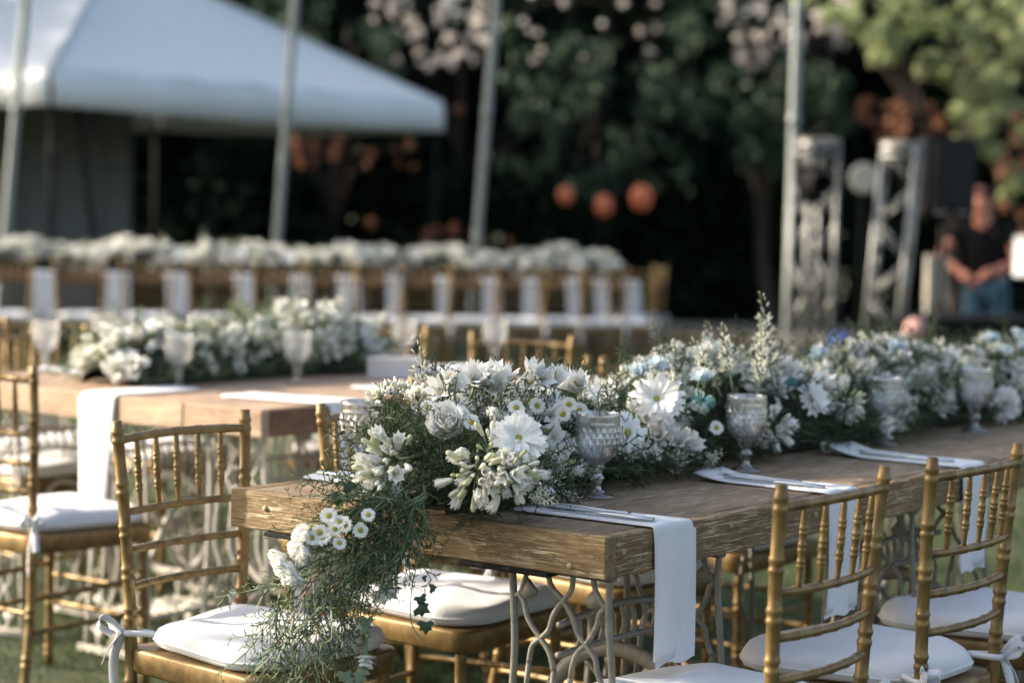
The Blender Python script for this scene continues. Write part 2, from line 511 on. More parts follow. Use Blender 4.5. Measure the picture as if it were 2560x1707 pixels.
def tree(name, label, base, top, r, clumps, size, mat, group=None, cat='tree'):
    t = thing(name, label, cat, base, 0, group)
    inv = np.array(base)
    cl = [(np.array(c) - inv, rr, n) for c, rr, n in clumps]
    limbs = [cl[i][0] for i in rng.choice(len(cl), min(9, len(cl)), replace=False)]
    trunk_mesh((0, 0, -.05), np.array(top) - inv, r, limbs).obj('trunk', 'bark', t)
    g = G(); leaf_cloud(g, cl, size)
    g.obj('crown', mat, t, smooth=False)
    return t
def crown_clumps(c, rad, k, cr, n):
    out = []
    for _ in range(k):
        d = rng.normal(size=3); d /= np.linalg.norm(d)
        p = np.array(c) + d * np.array(rad) * rng.uniform(.35, 1.0)
        out.append((p, cr * rng.uniform(.7, 1.3), n))
    return out
def in_gap(c):
    # openings between the crowns where the sky shows
    q = CAMROT.to_3x3().inverted() @ (Vector(c) - Vector((0, 0, CAMH)))
    px, py = 1280 + FPX * q.x / -q.z, 853.5 - FPX * q.y / -q.z
    return (955 < px < 1215 and py < 150) or (1825 < px < 2040 and py < 160)
# dark evergreen trees behind the party, each with its own crown
side = ['far left behind the tent', 'behind the left pole of the tent', 'behind the middle of the white tent', 'behind the tent corner',
        'between the tent and the third pole', 'behind the third pole', 'in the middle of the dark woods', 'left of the truss towers',
        'behind the left truss tower', 'behind the loudspeaker', 'at the right edge']
for i, x in enumerate(np.linspace(-7.2, 7.6, 11)):
    y = 27.3 + (i % 3) * 1.1
    gap = i in (5, 8)
    top = 5.2 if not gap else 3.4
    cl = crown_clumps((x, y, 3.1), (1.5, 1.2, 2.6), 26, .85, 210)
    cl = [k_ for k_ in cl if not in_gap(k_[0]) or rng.random() < .12]
    tree('evergreen_tree', 'dense dark evergreen tree ' + side[i], (x, y, 0), (x + .2, y, top), .16, cl, .15, 'crown_dark', 'dark evergreen trees behind the tables')
for i, x in enumerate(np.linspace(-6.4, 6.9, 9)):
    y = 25.9 + (i % 2) * .5
    cl = crown_clumps((x, y, .95), (1.0, .6, .85), 12, .55, 220)
    tree('shrub', 'low dark green shrub, ' + ORD[i] + ' from the left below the dark trees', (x, y, 0), (x, y, 1.2), .06, cl, .11, 'crown_dark', 'dark shrubs below the trees', 'shrub')
# far wood reading as one mass
g = G()
cl = []
for _ in range(190):
    x = rng.uniform(-14, 14); z = rng.uniform(0, 6.8)
    c_ = (x, rng.uniform(31, 35), z)
    if in_gap(c_) and rng.random() < .9: continue
    cl.append((c_, 1.1, 170))
leaf_cloud(g, cl, .3)
tag(g.obj('woodland', 'crown_dark', smooth=False), 'far dark woodland closing the view behind the trees', 'woodland', kind='stuff')

def px_clumps(lst):
    return [(tuple(at_y(px, py, y)), r, n) for px, py, y, r, n in lst]
# sunlit and middle-green trees at the right
bt = [(2540, 440, 23.6, .17, 60), (2480, 380, 23.6, .10, 24), (2400, 350, 23.6, .07, 14), (2450, 345, 23.6, .07, 14), (2560, 330, 23.5, .16, 40), (2395, 285, 23.7, .1, 24), (2460, 300, 23.6, .15, 40), (2515, 500, 23.6, .1, 22)]
rb = random.Random(5)
for _ in range(150):
    bx_ = rb.uniform(2000, 2660); by_ = rb.uniform(-60, 320)
    if by_ > 70 + (bx_ - 2000) * .42: continue
    bt.append((bx_, by_, rb.uniform(23.4, 24.6), rb.uniform(.05, .19), rb.randint(8, 34)))
tree('broadleaf_tree', 'bright yellow green leafy tree catching sun at upper right', (4.9, 24.0, 0), (5.2, 24.0, 3.4), .12, px_clumps(bt), .095, 'crown_bright')
tree('broadleaf_tree', 'soft green leafy tree behind the left truss tower', (3.0, 25.2, 0), (3.0, 25.2, 3.0), .09, px_clumps([
    (1900, 260, 24.6, .3, 70), (1960, 330, 24.6, .3, 70), (1880, 380, 24.6, .26, 50), (2060, 240, 24.6, .36, 90), (2000, 200, 24.7, .36, 90),
    (1860, 300, 24.6, .2, 60), (1930, 400, 24.6, .2, 50), (2110, 300, 24.7, .2, 60), (1820, 200, 24.8, .2, 40)]), .10, 'crown_mid')
def scatter(seed, n, x0, x1, y0, y1, yd, r0, r1, n0, n1, keep=None):
    q = random.Random(seed); out = []
    for _ in range(n):
        x = q.uniform(x0, x1); y = q.uniform(y0, y1)
        if keep and not keep(x, y): continue
        out.append((x, y, yd + q.uniform(-.5, .5), q.uniform(r0, r1), q.randint(n0, n1)))
    return out
tree('broadleaf_tree', 'dim green leafy tree in the middle of the woods', (1.0, 25.6, 0), (.9, 25.6, 3.2), .07,
     px_clumps(scatter(1, 60, 1220, 1780, 60, 470, 25, .08, .26, 8, 34)), .085, 'crown_mid')
tree('broadleaf_tree', 'dim green leafy tree behind the tent peak', (-2.0, 25.8, 0), (-2.0, 25.8, 3.4), .07,
     px_clumps(scatter(2, 26, 620, 1000, -20, 260, 25.2, .08, .2, 6, 22, lambda x, y: y < (x - 520) * .5)), .085, 'crown_mid')
bl = scatter(3, 44, 930, 1215, -30, 165, 25.8, .035, .085, 5, 13) + scatter(4, 16, 1230, 1640, -30, 160, 25.8, .03, .06, 3, 8)
tree('glint_tree', 'tree of pale pinkish clumps painted as bright sky spots at the top middle', (-.6, 26.4, 0), (-.7, 26.4, 4.2), .06, px_clumps(bl), .06, 'sky_glint')  # pale clumps imitate light coming through the crowns
tree('glint_tree', 'tree of pale pinkish clumps painted as bright sky spots above the left truss tower', (3.4, 26.6, 0), (3.5, 26.4, 4.2), .06,
     px_clumps(scatter(5, 46, 1800, 2110, -30, 175, 25.9, .04, .10, 5, 15)), .06, 'sky_glint')
tree('sunlit_clumps', 'orange leaf clumps painted as sunlit leaves behind the right truss tower and loudspeaker', (4.3, 25.0, 0), (4.4, 25.0, 2.3), .05,  # orange clumps imitate sunlit patches under the canopy
     px_clumps(scatter(6, 26, 2150, 2370, 250, 345, 24, .04, .10, 6, 20) + scatter(7, 14, 2495, 2600, 270, 600, 23.4, .04, .11, 6, 20)), .065, 'crown_sunlit', cat='shrub')
tree('sunlit_clumps', 'orange leaf clumps painted as sunlit leaves under the right corner of the tent', (-2.2, 25.6, 0), (-2.1, 25.4, 2.2), .05,
     px_clumps(scatter(8, 9, 730, 850, 345, 405, 25, .06, .11, 8, 20) + scatter(9, 12, 780, 1060, 345, 520, 25, .03, .07, 4, 11) + [(1148, 275, 25, .07, 12)]), .065, 'crown_sunlit', cat='shrub')
tree('sunlit_clumps', 'orange leaf clumps painted as sunlit leaves low between the second and third poles', (-1.0, 25.2, 0), (-1.0, 25.2, .9), .04,
     px_clumps([(1080, 590, 24.6, .11, 40), (1135, 612, 24.6, .08, 20)] + scatter(10, 8, 900, 1460, 560, 650, 24.6, .03, .07, 4, 10)), .065, 'crown_sunlit', cat='shrub')
# trees standing to the left, outside the view, whose shade falls over the party
def shade(label, a, c, zlo, zhi, ra, rc, k, cr, n, size=.11):
    H = SUN_H
    per = Vector((-H.y, H.x, 0))
    if per.y < 0: per = -per
    p = H * a + per * c
    cl = []
    for _ in range(k):
        q = p + H * rng.uniform(-ra, ra) + per * rng.uniform(-rc, rc)
        lift = (q - p).dot(H) * math.tan(SUN_EL)
        cl.append(((q.x, q.y, rng.uniform(zlo, zhi) + lift), cr * rng.uniform(.75, 1.25), n))
    tree('shade_tree', label, (p.x, p.y, 0), (p.x, p.y, zhi * .8), .2, cl, size, 'crown_shade', 'shade trees left of the lawn')
shade('spreading shade tree left of the front table', 8.5, 4.35, 4.90, 6.6, 1.2, 2.75, 68, .56, 140)
shade('dense shade tree behind the white tent on the left', 13.0, 18.9, 1.0, 8.0, .9, 2.3, 70, .9, 150, .16)
# ---- white pop-up tent
def tent():
    Lc = np.array(at_y(125, 262, 17.4)); Rc = np.array(at_y(1105, 330, 21.6))
    zb = (Lc[2] + Rc[2]) / 2
    Lc[2] = Rc[2] = 0
    e = unit(Rc - Lc); n = np.array([-e[1], e[0], 0])
    ln = np.linalg.norm(Rc - Lc); dp = 3.9
    vh = .28
    t = thing('party_tent', 'white pop-up party tent with sloping roof at upper left', 'tent', Lc, math.atan2(e[1], e[0]))
    # local: x along front edge, y back
    C = [(0, 0), (ln, 0), (ln, dp), (0, dp)]
    ap = np.array([ln * .5, dp * .5, zb + vh + 1.28])
    for k in range(4):
        a = np.array([*C[k], zb + vh]); b = np.array([*C[(k + 1) % 4], zb + vh])
        G().add(*tube([a + [0, 0, .004], a * .5 + ap * .5 + [0, 0, .012], ap + [0, 0, .01]], .012, 6)).obj('ridge_seam', 'tent', t)
        gN = 26; g = G(); V = []
        for i in range(gN + 1):
            for j in range(gN + 1):
                s = j / gN; u = i / gN
                p = (a * (1 - s) + b * s) * (1 - u) + ap * u
                sag = .10 * math.sin(math.pi * u) * math.sin(math.pi * s) ** .6 + .05 * math.sin(math.pi * s * 3) * (1 - u) * u + .012 * math.sin(s * 37 + u * 5) * (1 - u) * math.sin(math.pi * s)
                V.append(p - np.array([0, 0, sag]))
        q = [(i * (gN + 1) + j, i * (gN + 1) + j + 1, (i + 1) * (gN + 1) + j + 1, (i + 1) * (gN + 1) + j) for i in range(gN) for j in range(gN)]
        g.add(V, q)
        o = g.obj('roof_panel', 'tent', t)
        sol = o.modifiers.new('cloth', 'SOLIDIFY'); sol.thickness = .004
        # valance
        g = G(); V = []; m = 30
        d = unit(b - a); out = np.array([d[1], -d[0], 0])
        for i in range(m + 1):
            s = i / m
            p = a * (1 - s) + b * s
            wv = .012 * math.sin(s * 34) + .015 * math.sin(s * 9 + 1)
            V.append(p + out * .006); V.append(p + out * (.02 + wv) - np.array([0, 0, vh * .5])); V.append(p + out * (.012 + wv * 1.5) - np.array([0, 0, vh + .03 * math.sin(math.pi * s)]))
        q = []
        for i in range(m):
            for j in range(2): q.append((i * 3 + j, i * 3 + 3 + j, i * 3 + 4 + j, i * 3 + 1 + j))
        g.add(V, q)
        o = g.obj('valance', 'tent', t)
        sol = o.modifiers.new('cloth', 'SOLIDIFY'); sol.thickness = .004
        G().add(*tube([(C[k][0] * .98 + ln * .01, C[k][1] * .98 + dp * .01, 0), (C[k][0] * .98 + ln * .01, C[k][1] * .98 + dp * .01, zb + vh)], .025, 8)).obj('leg', 'black_metal', t)
    G().add(*tube([(.06, .08, 1.5), (.75, .08, zb + .1)], .018, 6)).obj('brace', 'black_metal', t)
    G().add(*tube([(1.0, .35, 0.02), (.55, .3, zb + .15)], .03, 6)).obj('brace', 'black_metal', t)
    # back curtain
    g = G(); V = []; m = 60
    x0, x1 = -.02, ln * .60
    for i in range(m + 1):
        s = i / m
        yy = dp * .55 + .05 * math.sin(s * 40) + .03 * math.sin(s * 97)
        for z in (.02, zb * .5, zb + .2): V.append((x0 + (x1 - x0) * s, yy, z))
    g.add(V, [(i * 3 + j, i * 3 + 3 + j, i * 3 + 4 + j, i * 3 + 1 + j) for i in range(m) for j in range(2)])
    g.obj('side_curtain', 'tent_curtain', t)
    g = G(); V = []
    for i in range(21):
        s = i / 20
        for z in (zb - .12, zb - .34): V.append((-.9 + .95 * s, 1.5 + .03 * math.sin(s * 20), z))
    g.add(V, [(i * 2, i * 2 + 2, i * 2 + 3, i * 2 + 1) for i in range(20)])
    o = g.obj('banner', 'orange_cloth', t); tag(o, 'orange red cloth strip under the tent roof')
tent()
# ---- leaning light poles
for i, (p0, p1, y, lab) in enumerate((((68, -40), (8, 640), 16.9, 'tall thin grey pole leaning at the far left edge before the tent'),
                       ((741, -40), (688, 660), 17.3, 'tall thin grey pole crossing in front of the tent roof'),
                       ((1243, -40), (1186, 680), 17.6, 'tall thin grey pole right of the tent corner'),
                       ((1996, -40), (1966, 900), 15.6, 'tall thin grey pole against the left truss tower'))):
    a = np.array(at_y(*p1, y)); b = np.array(at_y(*p0, y))
    d = unit(b - a)
    foot = a - d * (a[2] / d[2]); top = b + d * .6
    t = thing('light_pole', lab, 'pole', foot, 0, 'leaning light poles')
    pts = np.linspace(0, 1, 8)[:, None] * (top - foot)
    G().add(*tube(pts, .035, 10)).obj('shaft', 'pole', t)
    G().add(*tube([(top - foot) * .55, (top - foot) * .57], .042, 10)).obj('collar', 'pole', t)
    G().add(*lathe([(0, 0.002), (.13, 0.002), (.13, .014), (.04, .02), (.04, .09), (0, .09)], 16)).obj('base_plate', 'pole', t)
# ---- aluminium truss towers
def truss(label, p_lo, p_hi, y, wd, rz):
    a = np.array(at_y(*p_lo, y)); b = np.array(at_y(*p_hi, y))
    d = unit(b - a); foot = a - d * (a[2] / d[2]); H = b - foot
    t = thing('truss_tower', label, 'truss', foot, 0, 'aluminium truss towers')
    c, s = math.cos(rz), math.sin(rz)
    cor = [np.array([(ux * c - uy * s) * wd / 2, (ux * s + uy * c) * wd / 2, 0]) for ux, uy in ((-1, -1), (1, -1), (1, 1), (-1, 1))]
    for k in cor: G().add(*tube([k, k + H], .0155, 10)).obj('chord', 'alloy', t)
    n = 7
    for f in range(4):
        k0, k1 = cor[f], cor[(f + 1) % 4]
        for i in range(n):
            s0 = (i + .04) / n; s1 = (i + .96) / n
            p, q = (k0, k1) if (i + (f > 1)) % 2 else (k1, k0)
            G().add(*tube([p + H * s0, q + H * s1], .010, 6)).obj('brace', 'alloy', t)
        for s0 in (.005, .97):
            G().add(*tube([k0 + H * s0, k1 + H * s0], .02, 6)).obj('cross_bar', 'alloy', t)
    g = gbox(-wd * .62, wd * .62, -wd * .62, wd * .62, 0.001, .012); g.obj('base_plate', 'alloy', t, rot=(0, 0, rz))
    g = gbox(-wd * .55, wd * .55, -wd * .55, wd * .55, 0, .05); g.obj('top_plate', 'alloy', t, loc=H, rot=(0, 0, rz))
    return t, H
truss('aluminium truss tower with a black lamp, left of the two', (2018, 900), (2042, 365), 15.2, .225, R(24))
truss('aluminium truss tower beside the loudspeaker, right of the two', (2203, 880), (2256, 372), 15.0, .225, R(-20))
# black stage lamp on the left tower
p = at_y(2032, 450, 14.85)
t = thing('stage_lamp', 'black stage lamp hanging on the left truss tower', 'lamp', p)
G().add(*lathe([(0, -.16), (.075, -.16), (.07, -.1), (.07, .12), (.08, .15), (.08, .17), (.06, .17), (.05, .05), (0, .05)], 20)).obj('housing', 'black', t, rot=(R(100), 0, R(15)))
G().add(*tube(spline([(-.11, 0, 0), (-.11, 0, .14), (0, 0, .19), (.11, 0, .14), (.11, 0, 0)], 16), .012, 6)).obj('yoke', 'black', t)
gbox(-.09, .09, .05, .13, -.16, .10).obj('clamp', 'black', t)
# loudspeaker on stand
p0 = at_y(2356, 540, 15.6)
t = thing('speaker_stand', 'black tripod stand under the loudspeaker', 'stand', (p0.x, p0.y, 0))
G().add(*tube([(0, 0, .1), (0, 0, p0.z - .01)], .02, 8)).obj('pole', 'black_metal', t)
for k in range(3):
    a = k * 2.094 + .4
    G().add(*tube([(0, 0, .75), (math.cos(a) * .45, math.sin(a) * .45, .012)], .014, 6)).obj('leg', 'black_metal', t)
    G().add(*tube([(0, 0, .22), (math.cos(a) * .27, math.sin(a) * .27, .31)], .01, 6)).obj('brace', 'black_metal', t)
t = thing('loudspeaker', 'black loudspeaker box beside the right truss tower', 'speaker', p0, R(12))
wv = .37
V, q, tt = box(-wv / 2, wv / 2, -.16, .16, 0, .555, bev=.02)
G().add(V, q, tt).obj('cabinet', 'black', t, smooth=False)
gbox(-wv / 2 + .03, wv / 2 - .03, -.178, -.158, .05, .53, bev=.006).obj('grille', 'grille', t, smooth=False)
for sx in (-1, 1): gbox(sx * .08 - .05, sx * .08 + .05, -.185, -.16, .015, .035, bev=.003).obj('handle', 'alloy', t)
# pale grey round lamp between the towers
p = at_y(2157, 448, 16.4)
t = thing('floodlight', 'pale grey round floodlight seen between the truss towers', 'lamp', (p.x, p.y, 0))
G().add(*lathe([(0, -.06), (.06, -.06), (.10, 0), (.115, .06), (.10, .065), (0, .05)], 20)).obj('lamp_head', 'cream', t, loc=(0, 0, p.z), rot=(R(85), 0, 0))
G().add(*tube([(0, .03, 0), (0, .03, p.z)], .012, 6)).obj('stand_pole', 'black_metal', t)
G().add(*lathe([(0, 0.001), (.18, .001), (.18, .015), (0, .02)], 16)).obj('stand_foot', 'black_metal', t)
# cream post, draped booth, board, round things near the band
p = at_y(2336, 790, 15.75)
t = thing('cream_post', 'cream upright board standing below the loudspeaker', 'post', (p.x, p.y, 0), R(10))
gbox(-.075, .075, -.03, .03, 0.02, 1.05).obj('board', 'cream', t, smooth=False)
gbox(-.14, .14, -.12, .12, 0.001, .02).obj('foot', 'cream', t, smooth=False)
a = at_y(2268, 795, 14.6); b = at_y(2640, 795, 14.9)
t = thing('draped_booth', 'low black draped booth in front of the standing person', 'booth', (a.x, a.y, 0), math.atan2(b.y - a.y, b.x - a.x))
ln = (b - a).length; zt = a.z
gbox(-.02, ln, -.02, .62, zt - .03, zt).obj('top', 'black', t, smooth=False)
g = G(); V = []; m = 80
for i in range(m + 1):
    s = i / m
    for z in (.005, zt * .5, zt - .032):
        f = .025 * math.sin(s * 75) * (1 - z / zt * .8)
        V.append((s * ln, -.01 + f, z))
g.add(V, [(i * 3 + j, i * 3 + 3 + j, i * 3 + 4 + j, i * 3 + 1 + j) for i in range(m) for j in range(2)])
g.obj('drape', 'black', t)
gbox(0, .03, .03, .6, 0.005, zt - .031).obj('side_panel', 'black', t); gbox(ln - .03, ln, .03, .6, 0.005, zt - .031).obj('side_panel', 'black', t)
p = at_y(2552, 635, 15.3)
t = thing('white_board', 'white board on a thin stand at the right edge', 'board', (p.x + .05, p.y, 0), R(-8))
gbox(-.1, .16, -.012, .012, p.z - .16, p.z + .13, bev=.02).obj('panel', 'white_board', t)
G().add(*tube([(.03, .02, 0), (.03, .02, p.z)], .012, 6)).obj('stand_pole', 'black_metal', t)
G().add(*lathe([(0, 0.001), (.16, .001), (.16, .015), (0, .02)], 16)).obj('stand_foot', 'black_metal', t, loc=(.03, .02, 0))
for lab, px, py, y, rr, mt, nm, hgt in (('round blue ball on a low stand behind the front flowers', 2100, 863, 13.2, .075, 'blue_cloth', 'blue_ball', .8),
                               ('round pale pink ball on a low stand by the black booth', 2290, 826, 14.0, .075, 'pink_cloth', 'pink_ball', .8)):
    p = at_y(px, py, y)
    t = thing('ball_on_stand', lab, 'lamp', (p.x, p.y, 0))  # unidentified coloured ball, with a stand added to carry it
    G().add(*lathe([(.03, -rr), (rr * .8, -rr * .7), (rr * 1.05, 0), (rr * .85, rr * .7), (.035, rr), (.01, rr)], 20)).obj('shade', mt, t, loc=(0, 0, p.z))
    G().add(*tube([(0, 0, 0.01), (0, 0, p.z)], .012, 6)).obj('stand_pole', 'black_metal', t)
    G().add(*lathe([(0, 0.001), (.14, .001), (.14, .015), (0, .02)], 16)).obj('stand_foot', 'black_metal', t)
# orange balls added for the bright spots in the dark trees
for lab, px, py, rr in (('orange ball hanging in the dark trees, leftmost of the three', 1414, 489, .075),
                     ('orange ball hanging in the dark trees, middle of the three', 1510, 515, .085),
                     ('orange ball hanging in the dark trees, rightmost and largest', 1604, 495, .1)):
    p = at_y(px, py, 20.5)
    t = thing('orange_ball', lab, 'orange_ball', p, 0, 'orange balls in the trees')
    prof = [(.03, -rr * 1.25)] + [(rr * math.cos(a) + .004 * (k % 2), rr * 1.25 * math.sin(a)) for k, a in enumerate(np.linspace(-1.25, 1.25, 15))] + [(.03, rr * 1.25)]
    G().add(*lathe(prof, 20)).obj('shade', 'orange_ball', t)
    G().add(*tube([(0, 0, rr * 1.2), (0.02, .05, 2.2)], .004, 5)).obj('cord', 'black_metal', t)
    G().add(*lathe([(0, -rr * 1.27), (.032, -rr * 1.27), (.032, -rr * 1.2), (0, -rr * 1.2)], 12)).obj('ring', 'black_metal', t)

# ---- standing person at the right
def person():
    hd = at_y(2442, 508, 16.4)
    base = Vector((hd.x + .10, hd.y + .05, 0))
    t = thing('person', 'person in black shirt and blue jeans standing with bent arms by the loudspeaker', 'person', base)
    def skin_mesh(name, vs_, es, rs, mat, parent, sub=2):
        me = bpy.data.meshes.new(name); me.from_pydata([Vector(v) for v in vs_], es, [])
        o = put(name, me, parent)
        sk = o.modifiers.new('skin', 'SKIN')
        me.skin_vertices.new() if not me.skin_vertices else None
        for k, r in enumerate(rs):
            me.skin_vertices[0].data[k].radius = r if isinstance(r, tuple) else (r, r)
        me.skin_vertices[0].data[0].use_root = True
        s = o.modifiers.new('smooth', 'SUBSURF'); s.levels = sub; s.render_levels = sub
        me.materials.append(MATS[mat])
        return o
    hz = hd.z
    k = hz / 1.62
    def P(x, y, z): return (x * k, y * k, z * k)
    # x: image right, y: away.  facing camera-left
    J = {'pel': P(0, 0, .93), 'wai': P(.0, -.01, 1.08), 'che': P(-.02, -.03, 1.30), 'nec': P(-.06, -.06, 1.47), 'hea': P(-.09, -.08, 1.60), 'top': P(-.085, -.075, 1.70),
         'shL': P(-.20, .04, 1.40), 'elL': P(-.42, -.04, 1.17), 'haL': P(-.24, -.22, 1.02),
         'shR': P(.16, -.10, 1.40), 'elR': P(.22, -.20, 1.13), 'haR': P(-.02, -.34, 1.05),
         'hiL': P(-.09, .02, .90), 'knL': P(-.10, -.01, .50), 'anL': P(-.10, .03, .09), 'toL': P(-.13, -.13, .035),
         'hiR': P(.10, -.02, .90), 'knR': P(.12, -.05, .50), 'anR': P(.13, .0, .09), 'toR': P(.10, -.17, .035)}
    def build(name, spec, edges, mat, parent):
        names = [s[0] for s in spec]
        return skin_mesh(name, [J[n] for n in names], [(names.index(a), names.index(b)) for a, b in edges], [s[1] for s in spec], mat, parent)
    body = build('body', [('pel', (.12, .10)), ('wai', (.11, .09)), ('che', (.13, .10)), ('nec', .055), ('hea', (.078, .09)), ('top', .06),
                 ('shL', .055), ('elL', .043), ('haL', .034), ('shR', .055), ('elR', .043), ('haR', .034),
                 ('hiL', .085), ('knL', .058), ('anL', .04), ('toL', .035), ('hiR', .085), ('knR', .058), ('anR', .04), ('toR', .035)],
          [('pel', 'wai'), ('wai', 'che'), ('che', 'nec'), ('nec', 'hea'), ('hea', 'top'), ('che', 'shL'), ('shL', 'elL'), ('elL', 'haL'), ('che', 'shR'), ('shR', 'elR'), ('elR', 'haR'),
           ('pel', 'hiL'), ('hiL', 'knL'), ('knL', 'anL'), ('anL', 'toL'), ('pel', 'hiR'), ('hiR', 'knR'), ('knR', 'anR'), ('anR', 'toR')], 'skin', t)
    J['slL'] = tuple(np.array(J['shL']) * .45 + np.array(J['elL']) * .55); J['slR'] = tuple(np.array(J['shR']) * .45 + np.array(J['elR']) * .55)
    J['hem'] = P(0, 0, .90); J['col'] = tuple(np.array(J['che']) * .25 + np.array(J['nec']) * .75)
    build('shirt', [('hem', (.145, .125)), ('wai', (.14, .12)), ('che', (.165, .125)), ('col', .07), ('shL', .075), ('slL', .066), ('shR', .075), ('slR', .066)],
          [('hem', 'wai'), ('wai', 'che'), ('che', 'col'), ('che', 'shL'), ('shL', 'slL'), ('che', 'shR'), ('shR', 'slR')], 'shirt', t)
    J['bel'] = P(0, 0, .96)
    build('jeans', [('bel', (.135, .115)), ('hiL', .10), ('knL', .075), ('anL', .062), ('hiR', .10), ('knR', .075), ('anR', .062)],
          [('bel', 'hiL'), ('hiL', 'knL'), ('knL', 'anL'), ('bel', 'hiR'), ('hiR', 'knR'), ('knR', 'anR')], 'jeans', t)
    # hair cap, nose, ears
    hc = np.array(J['hea']); g = G()
    V = []; q = []
    n = 14; m2 = 7
    for i in range(m2 + 1):
        a = i / m2 * 1.75
        for j in range(n):
            b = j / n * 2 * math.pi
            cut = 1 if math.sin(b) > -.2 else .62
            aa = a * cut
            V.append(hc + np.array([.088 * math.sin(aa) * math.cos(b), .10 * math.sin(aa) * math.sin(b) + .012, .10 * math.cos(aa) + .045]))
    for i in range(m2):
        for j in range(n): q.append((i * n + j, i * n + (j + 1) % n, (i + 1) * n + (j + 1) % n, (i + 1) * n + j))
    g.add(V, q); g.obj('hair', 'hair', t)
    for hn, elb in (('haL', 'elL'), ('haR', 'elR')):
        h = np.array(J[hn]); d = unit(h - np.array(J[elb])); s = unit(np.cross(d, [0, 0, 1]))
        g = G()
        g.add(*tube([h - d * .01, h + d * .04, h + d * .085], [.03, .04, .034], 8))
        for f in range(4):
            b = h + d * .08 + s * (f - 1.5) * .019
            g.add(*tube(spline([b, b + d * .03 - np.array([0, 0, .004]), b + d * .055 - np.array([0, 0, .025])], 6), [.0095, .009, .009, .008, .008, .006], 6))
        b = h + d * .03 + s * .035
        g.add(*tube(spline([b, b + d * .025 + s * .02, b + d * .055 + s * .018], 5), [.012, .011, .01, .009, .007], 6))
        g.obj('hand', 'skin', t)
person()
# ================================================================== TABLES, CHAIRS, PLACE SETTINGS
TH = 0.934
LX = Vector((math.cos(TH), math.sin(TH), 0)); SY = Vector((-math.sin(TH), math.cos(TH), 0))
A0 = Vector((.171, 3.741, 0)); B0 = Vector((-.67, 5.852, 0))
TW, TT, TZ = .895, .075, .78
WB = 1.42
def loc(o, x, y, z=0): return o + LX * x + SY * y + Vector((0, 0, z))
def to_local(o, p):
    d = p - o; return d.dot(LX), d.dot(SY)

def iron_frame_mesh(wd, ht, mat):
    """treadle side frame: local x across, z up from the ground"""
    zs = 6820.
    def C(pts):
        out = []
        for x, y in pts:
            u = (x - 550) / 1075.
            v = (y - 175 - .157 * (x - 550)) / zs
            out.append((u * wd, 0, ht - v))
        return out
    curves = [C([(740, 190), (705, 400), (630, 540), (560, 590)]), C([(600, 590), (650, 680), (690, 870), (790, 1095), (880, 1230), (930, 1400), (950, 1560)]),
              C([(945, 200), (960, 480), (1045, 645), (1150, 850), (1200, 1060), (1290, 1195), (1380, 1320), (1412, 1540)]),
              C([(1235, 240), (1190, 500), (1045, 650), (940, 830), (880, 1000), (790, 1110), (690, 1230), (660, 1400), (600, 1560)]),
              C([(1435, 280), (1480, 550), (1535, 720), (1600, 745)]), C([(1540, 720), (1480, 800), (1430, 1000), (1290, 1190), (1190, 1330), (1130, 1540)])]
    g = G()
    def bar(pts, r, n=26):
        V, q, t = tube(spline(pts, n), r, 8); g.add(V, q, t)
    for f in (lambda p: p, lambda p: (p[0], p[1], ht - p[2] + .012)):
        for c in curves: bar([f(p) for p in c], .0054)
        # flat teardrop plates
        for cx, cz, mir in (((715 - 550) / 1075. * wd, ht - (530 - 175 - .157 * 165) / zs, 1), ((1430 - 550) / 1075. * wd, ht - (640 - 175 - .157 * 880) / zs, -1)):
            poly = [(-.002, .021), (.009, .009), (.0185, .0), (.014, -.010), (.002, -.016), (-.008, -.014), (-.018, -.008), (-.010, .004)]
            c2 = f((cx, 0, cz)); sg = 1 if f((0, 0, 1))[2] > .5 else -1
            n = len(poly)
            V = [(c2[0] + mir * a, -.004, c2[2] + sg * b) for a, b in poly] + [(c2[0] + mir * a, .004, c2[2] + sg * b) for a, b in poly]
            V += [(c2[0], -.005, c2[2]), (c2[0], .005, c2[2])]
            t = []
            q = []
            for i in range(n):
                j = (i + 1) % n
                t += [(2 * n, i, j), (2 * n + 1, n + j, n + i)]; q.append((i, n + i, n + j, j))
            g.add(V, q, t)
    ends_ = [c[-1] for c in curves if len(c) > 4]
    for e_ in ends_:
        bar([e_, (e_[0] + .012, 0, ht * .55), (e_[0] - .012, 0, ht * .45), (e_[0], 0, ht - e_[2] + .012)], .0054, 12)
    bar([(0, 0, ht), (.002, 0, ht - .05), (-.002, 0, ht - .12), (-.012, 0, ht - .22), (-.02, 0, ht * .4), (-.03, 0, .02)], .0066, 20)
    bar([(wd, 0, ht), (wd - .004, 0, ht - .05), (wd - .010, 0, ht - .15), (wd - .006, 0, ht - .25), (wd, 0, ht * .4), (wd + .02, 0, .02)], .0072, 20)
    g.add(*box(-.05, wd + .05, -.012, .012, 0.0, .022))
    g.add(*box(-.01, wd + .01, -.012, .012, ht - .012, ht - .001))
    return g.mesh('side_frame', mat)
FRAME = {m: iron_frame_mesh(.215, TZ - TT - .001, m) for m in ('iron', 'iron_sunlit')}
